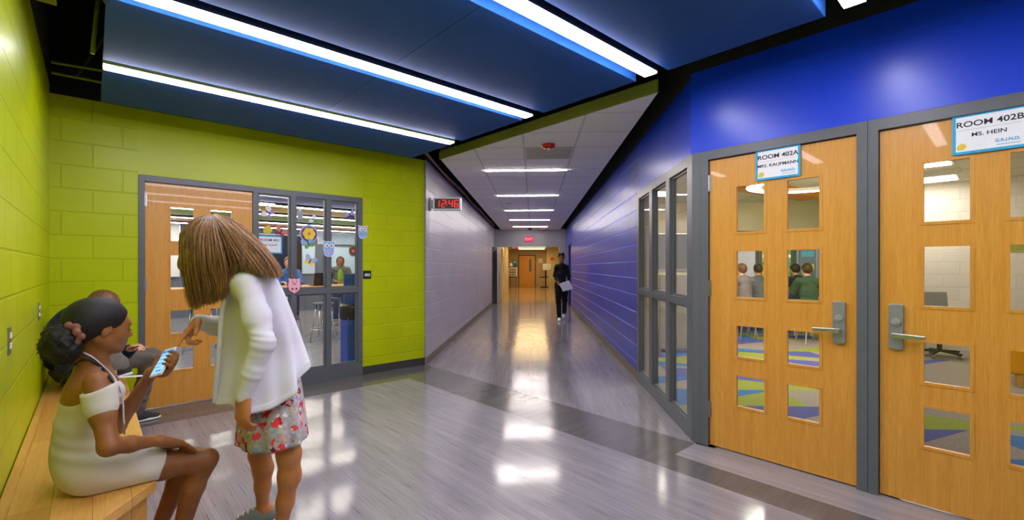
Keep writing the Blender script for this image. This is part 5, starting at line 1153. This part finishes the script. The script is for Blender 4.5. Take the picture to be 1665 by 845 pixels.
M['hair_gold'] = hair_mat('golden_brown_hair', '7a5230', 'c4935c', .38)
strands('hair_strands', 'hair_brown', hbo, wo, cr[0], .0010); strands('hair_strands', 'hair_gold', hbo, wo, cr[1], .0009)
# shoes
M['canvas'] = fabric_mat('grey_canvas', '7f8684', 500, .85); M['sole'] = plain('white_rubber_sole', 'dcdcd2', .6)
def shoe(an, F, name, parent, org, canvas='canvas', sole='sole', L=.25, floor=0., laces=True, res=.005, lift=0.):
    F = nz(V3(F[0], F[1], 0)); Sd = np.cross(UP, F); a = V3(an[0], an[1], floor+lift); B = [F, Sd, UP]
    s_ = SDF(); s_.ell(a-F*.035+UP*.045, (.045, .036, .045), B).ell(a+F*.05+UP*.042, (.065, .038, .032), B, .03).ell(a+F*(L-.13)+UP*.028, (.05, .040, .026), B, .03).ell(a+F*.02+UP*.05, (.06, .037, .045), B, .03); s_.sub(a-F*.01+UP*.105, (.045, .028, .045), B, .01); s_.cut(a+UP*.012, -UP)
    o = s_.build(name, canvas, parent, org, res)
    q_ = SDF(); q_.ell(a-F*.035+UP*.012, (.052, .040, .018), B).ell(a+F*.04+UP*.012, (.085, .040, .018), B, .03).ell(a+F*(L-.13)+UP*.012, (.06, .044, .018), B, .03); q_.cut(a+UP*.026, UP).cut(a+UP*.001, -UP); q_.build('sole', sole, o, org, res)
    if laces:
        for k in range(4):
            c_ = a+F*(.045+.022*k)+UP*(.088-.007*k); MB().tube([tuple(c_-Sd*.022-np.array(org)), tuple(c_+UP*.006-np.array(org)), tuple(c_+Sd*.022-np.array(org))], .0028, 6).build('lace', sole, o)
    return o
shoe(aF, Fw, 'shoe', woman, wo, L=.21); shoe(aN, Fw, 'shoe', woman, wo, L=.21)

# ---------------------------------------------------------------- corner person, walking man, classroom people
def figure(name, label, org, J, skin, top, pants, hair, shoes='sole', res=.009, hairlong=0, headF=None, sleeve=1., group=None, foot=None, glasses=False, handcurl=.5, top_r=1., headL=1., shoe_canvas=None, curls=.004):
    """J: joints in place: head, neck, shL, shR, elL, elR, wrL, wrR, pel, hipL, hipR, knL, knR, anL, anR; F forward"""
    F = nz(V3(*J['F'])); Sd = nz(np.cross(UP, F)); hF_ = F if headF is None else nz(V3(*headF)); B = [F, Sd, UP]
    root = thing('person', label, 'person', org, 0, group)
    T0 = min(1, top_r)*.88; b = SDF(); b.ell(J['pel'], (.10*T0, .13*T0, .10), B); mid = (J['shL']+J['shR'])/2; b.ell((J['pel']+mid)/2, (.08*T0, .12*T0, .17), B, .03); b.ell(mid, (.07*T0, .13*T0, .055), B, .03)
    b.cone(mid+UP*.02, J['head']-UP*.05, .055, .048, .03)
    for s_ in 'LR':
        b.chain([J['sh'+s_], J['el'+s_]], [.042*T0, .034*T0], .02).chain([J['el'+s_], J['wr'+s_]], [.034*T0, .024], .02); b.chain([J['hip'+s_], J['kn'+s_], J['an'+s_]], [.08, .05, .035], .03)
        fw = J['wr'+s_]-J['el'+s_]; cl = [(handcurl, handcurl, handcurl*.7)]*4
        pn_ = J.get('palm'+s_, -UP*.6+F*.2); th_ = J.get('thumb'+s_, F); hand(b, J['wr'+s_], fw, nz(V3(*pn_)), nz(V3(*th_)), cl, .95)
    q, B2 = head(b, J['head'], hF_, UP+hF_*0.0 if abs(hF_@UP) < .9 else F, headL)
    b.build('body', skin, root, org, res)
    c = SDF(); T = top_r; c.ell(J['pel']+UP*.04, (.125*T, .16*T, .10), B).ell((J['pel']+mid)/2, (.115*T, .15*T, .20), B, .06).ell(mid-UP*.01, (.10*T, .175*T, .075), B, .06).cone(mid+UP*.035, mid*.6+J['neck']*.4+UP*.01, .085*T, .06, .06)
    for s_ in 'LR':
        e_ = J['el'+s_]; w_ = J['wr'+s_]; c.chain([J['sh'+s_], e_], [.062*T, .054*T], .04)
        if sleeve >= 1: c.chain([e_, w_+(e_-w_)*.05], [.052*T, .038*T], .03)
    c.disp(wrinkle(.004, 30, 20, 60)); c.build('sweater', top, root, org, res)
    p = SDF(); p.ell(J['pel']-UP*.02, (.12, .155, .11), B)
    for s_ in 'LR': p.chain([J['hip'+s_], J['kn'+s_]], [.098, .072], .05).chain([J['kn'+s_], J['an'+s_]+UP*.01], [.07, .055], .02)
    p.disp(wrinkle(.004, 15, 25, 70, 1.)); p.build('trousers', pants, root, org, res)
    h = SDF(); h.ell(q(-.022, 0, .04), (.10, .084, .088), B2).ell(q(-.05, 0, 0), (.066, .078, .075), B2, .03)
    if hairlong: h.chain([q(-.05, 0, .0), q(-.09, 0, -.1), J['neck']-F*.09-UP*hairlong], [.08, .07, .04], .04)
    else: h.cut(q(-.03, 0, -.05), nz(B2[0]*.3-B2[2]*.95))
    h.cut(q(.060, 0, .05), nz(B2[0]*.86-B2[2]*.50)) if not hairlong else None
    if curls > .01: h.ell(q(.03, 0, .105), (.07, .075, .035), B2, .03)
    h.disp(lambda P: curls*np.sin(P[:, 0]*150)*np.sin(P[:, 1]*140)*np.sin(P[:, 2]*110)); h.build('hair', hair, root, org, res*.8)
    if shoes:
        for s_ in 'LR': shoe(J['an'+s_], J.get('foot'+s_, F), 'shoe', root, org, shoe_canvas or shoes, shoes, laces=False, res=res, lift=J.get('lift'+s_, max(0, J['an'+s_][2]-.085)))
    if glasses:
        for r in (-.033, .033): MB().tube([tuple(q(.098-.1*abs(r), r+.02*math.cos(a), .0+.016*math.sin(a))-np.array(org)) for a in np.linspace(0, 6.283, 13)], .003, 6).build('glasses', 'black', root)
    return root, q
M['black_cloth'] = fabric_mat('black_cloth', '0e0e10', 300); M['black_jean'] = fabric_mat('black_trousers', '0b0b0e', 300); M['navy_cloth'] = fabric_mat('navy_hoodie', '18273a', 300); M['grey_jean'] = fabric_mat('grey_brown_trousers', '6d655d', 300)
M['blue_shirt'] = fabric_mat('blue_sweater', '3c6db0', 300); M['green_shirt'] = fabric_mat('green_shirt', '7da22c', 300); M['grey_cloth'] = fabric_mat('grey_cardigan', '5e6460', 300); M['dkgreen'] = fabric_mat('dark_green_shirt', '2f4a3a', 300); M['taupe'] = fabric_mat('taupe_shirt', '7a736c', 300)
M['jeans'] = fabric_mat('blue_jeans', '2c3c66', 300)
def W(o, f, s_, u, F, Sd): return V3(*o)+F*f+Sd*s_+UP*u
# walking man
mo = (.72, 11.75, 0.); F = nz(V3(-.05, -1, 0)); Sd = nz(np.cross(UP, F))       # Sd: his left = right of the picture
J = dict(F=F, pel=W(mo, 0, 0, .93, F, Sd), neck=W(mo, .01, 0, 1.46, F, Sd), head=W(mo, .03, .0, 1.585, F, Sd), shL=W(mo, 0, .128, 1.37, F, Sd), shR=W(mo, 0, -.128, 1.37, F, Sd),
    elL=W(mo, -.03, .19, 1.13, F, Sd), wrL=W(mo, -.05, .19, .88, F, Sd), elR=W(mo, -.03, -.175, 1.13, F, Sd), wrR=W(mo, .16, -.10, .97, F, Sd), hipL=W(mo, 0, .085, .9, F, Sd), hipR=W(mo, 0, -.085, .9, F, Sd),
    knR=W(mo, .10, -.08, .50, F, Sd), anR=W(mo, .16, -.06, .085, F, Sd), knL=W(mo, .0, .08, .49, F, Sd), anL=W(mo, -.28, .07, .16, F, Sd), liftL=.05, palmR=Sd, thumbR=UP, palmL=-Sd, thumbL=F)
J['elL'] = W(mo, -.02, .18, 1.13, F, Sd)
man, qm = figure('person', 'person in black with glasses walking up the corridor with a sheet of paper', mo, J, 'skin_brown', 'black_cloth', 'black_jean', 'hair_black', 'sole', .010, glasses=True, headF=nz(F+Sd*.15), top_r=.80, curls=.012)
sh = thing('paper_sheet', 'white sheets of paper held by the walking person', 'paper', tuple(W(mo, .24, .09, .87, F, Sd))); sh.rotation_euler = (R(20), 0, R(8))
p_ = MB(); p_.prism([(-.17, .07), (.08, .16), (.2, -.05), (-.04, -.13)], -.004, .0, axis='y'); p_.build('sheet', 'paper', sh)
p_ = MB(); p_.prism([(-.15, .05), (.1, .12), (.19, -.08), (-.05, -.14)], .002, .006, axis='y'); p_.build('sheet', 'paper', sh)
M['shoe_dark'] = fabric_mat('dark_grey_mesh_shoe', '353c3e', 300)
# corner person on the bench
P0 = uv(-.12, 5.0); F = nz(V3(1, 1, 0)*.97+V3(.2, -.2, 0)); Sd = nz(np.cross(UP, F)); co = (P0[0], P0[1], .45)
shm = pt(128, 545, 3.55)
J = dict(F=F, pel=P0+UP*.585, neck=pt(146, 520, 3.6), head=pt(168, 499, 3.58), shL=pt(140, 532, 3.78), shR=pt(108, 540, 3.45), elL=pt(180, 590, 3.75), wrL=pt(212, 568, 3.62), elR=pt(112, 592, 3.32), wrR=pt(158, 596, 3.28),
    hipL=W(P0, .0, .09, .565, F, Sd), hipR=W(P0, .0, -.09, .565, F, Sd), knL=W(P0, .48, .12, .58, F, Sd), anL=W(P0, .50, .06, .10, F, Sd), knR=pt(178, 585, 3.25), anR=pt(196, 594, 3.50), palmL=-UP, thumbL=F, palmR=-UP, thumbR=F)
J['anL'] = V3(*pt(222, 668, 4.0)[:2], .085); J['footL'] = nz(V3(.55, .83, 0)); J['footR'] = V3(-.2, -1, 0)
corner, qc = figure('person', 'person in a navy hoodie sitting cross-legged in the bench corner behind the girl', co, J, 'skin_light', 'navy_cloth', 'grey_jean', 'hair_brown', 'sole', .009, headF=nz(F*.75-UP*.6), shoe_canvas='shoe_dark', top_r=1.22)
hd = SDF(); hd.ell(pt(128, 512, 3.66), (.12, .12, .08), None).ell(pt(108, 530, 3.6), (.1, .12, .1), None, .05); hd.build('hood', 'navy_cloth', corner, co, .009)
nb = thing('notebook_paper', 'white paper on the lap of the corner person', 'paper', tuple(pt(200, 612, 3.25))); nb.rotation_euler = (R(-8), R(4), R(40)); MB().box((-.12, -.09, -.003), (.12, .09, 0)).build('sheet', 'paper', nb)
pn2 = MB().tube([tuple(pt(214, 566, 3.55)), tuple(pt(225, 563, 3.5))], .005, 8).build('pen', 'black'); tag(pn2, 'dark pen in the hand of the corner person', 'pen')
# classroom people
def seated(label, x, y, face, top, pants, hair, h=.72, res=.014, skin='skin_light', hairlong=0, group=None):
    o = (x, y, 0.); F = nz(V3(*face, 0)); Sd = nz(np.cross(UP, F)); H = h+.10
    J = dict(F=F, pel=W(o, 0, 0, H, F, Sd), neck=W(o, .06, 0, H+.50, F, Sd), head=W(o, .11, 0, H+.62, F, Sd), shL=W(o, .04, .17, H+.42, F, Sd), shR=W(o, .04, -.17, H+.42, F, Sd), elL=W(o, .16, .22, H+.2, F, Sd), elR=W(o, .16, -.22, H+.2, F, Sd),
        wrL=W(o, .36, .12, H+.22, F, Sd), wrR=W(o, .36, -.12, H+.22, F, Sd), hipL=W(o, 0, .09, H, F, Sd), hipR=W(o, 0, -.09, H, F, Sd), knL=W(o, .42, .12, H, F, Sd), knR=W(o, .42, -.12, H, F, Sd), anL=W(o, .40, .12, H-.43, F, Sd), anR=W(o, .40, -.12, H-.43, F, Sd))
    return figure('person', label, o, J, skin, top, pants, hair, 'canvas', res, hairlong=hairlong, group=group)
def xyuv(u, v): return (u-v)*S, (u+v)*S
x, y = xyuv(2.98, 10.1); seated('seated student in a blue sweater with glasses behind the dark laptop', x, y, (.55, -.9), 'blue_shirt', 'jeans', 'hair_brown')
st_ = (*xyuv(4.30, 10.7), 0.); F = nz(V3(.45, -1, 0)); Sd = nz(np.cross(UP, F))
J = dict(F=F, pel=W(st_, 0, 0, .9, F, Sd), neck=W(st_, 0, 0, 1.36, F, Sd), head=W(st_, .03, 0, 1.48, F, Sd), shL=W(st_, 0, .17, 1.30, F, Sd), shR=W(st_, 0, -.17, 1.30, F, Sd), elL=W(st_, .02, .24, 1.05, F, Sd), elR=W(st_, .02, -.24, 1.05, F, Sd), wrL=W(st_, .22, .10, 1.02, F, Sd), wrR=W(st_, .22, -.10, 1.02, F, Sd),
    hipL=W(st_, 0, .09, .87, F, Sd), hipR=W(st_, 0, -.09, .87, F, Sd), knL=W(st_, .03, .1, .47, F, Sd), knR=W(st_, .03, -.1, .47, F, Sd), anL=W(st_, 0, .1, .085, F, Sd), anR=W(st_, 0, -.1, .085, F, Sd))
pr, qq = figure('person', 'standing person in a green shirt and grey cardigan inside room 403', st_, J, 'skin_brown', 'grey_cloth', 'jeans', 'hair_dark', 'canvas', .013, hairlong=.06)
s_ = SDF(); s_.ell(W(st_, .06, 0, 1.10, F, Sd), (.085, .075, .24), [F, Sd, UP]); s_.build('shirt', 'green_shirt', pr, st_, .013)
for (px, d, lab, tp, hr, fc) in ((1212, 8.7, 'seated student in a taupe shirt at the left pane of the left door', 'taupe', 'hair_brown', (-.4, 1)), (1234, 9.1, 'seated student in grey at the right of the left pane', 'grey_cloth', 'hair_dark', (.3, 1)), (1316, 8.2, 'seated student in a dark green shirt seen from behind', 'dkgreen', 'hair_dark', (.1, 1)), (1298, 9.2, 'seated student farther back behind the dark green shirt', 'navy_cloth', 'hair_black', (-.2, 1))):
    p = pt(px, 500, d); seated(lab, p[0], p[1], fc, tp, 'jeans', hr, .58, group='students seated in room 402A')
    t = thing('classroom_stool', 'stool of the '+lab.replace('seated ', '').replace('at the right of the left pane', 'in the left pane'), 'stool', (p[0], p[1], 0)); MB().lathe([(0, .50), (.19, .50), (.2, .53), (0, .545)], 20).build('seat', 'slate', t)
    for k in range(4): a = R(45+90*k); MB().tube([(.12*math.cos(a), .12*math.sin(a), .50), (.22*math.cos(a), .22*math.sin(a), 0)], .012, 8).build('leg', 'chrome', t)
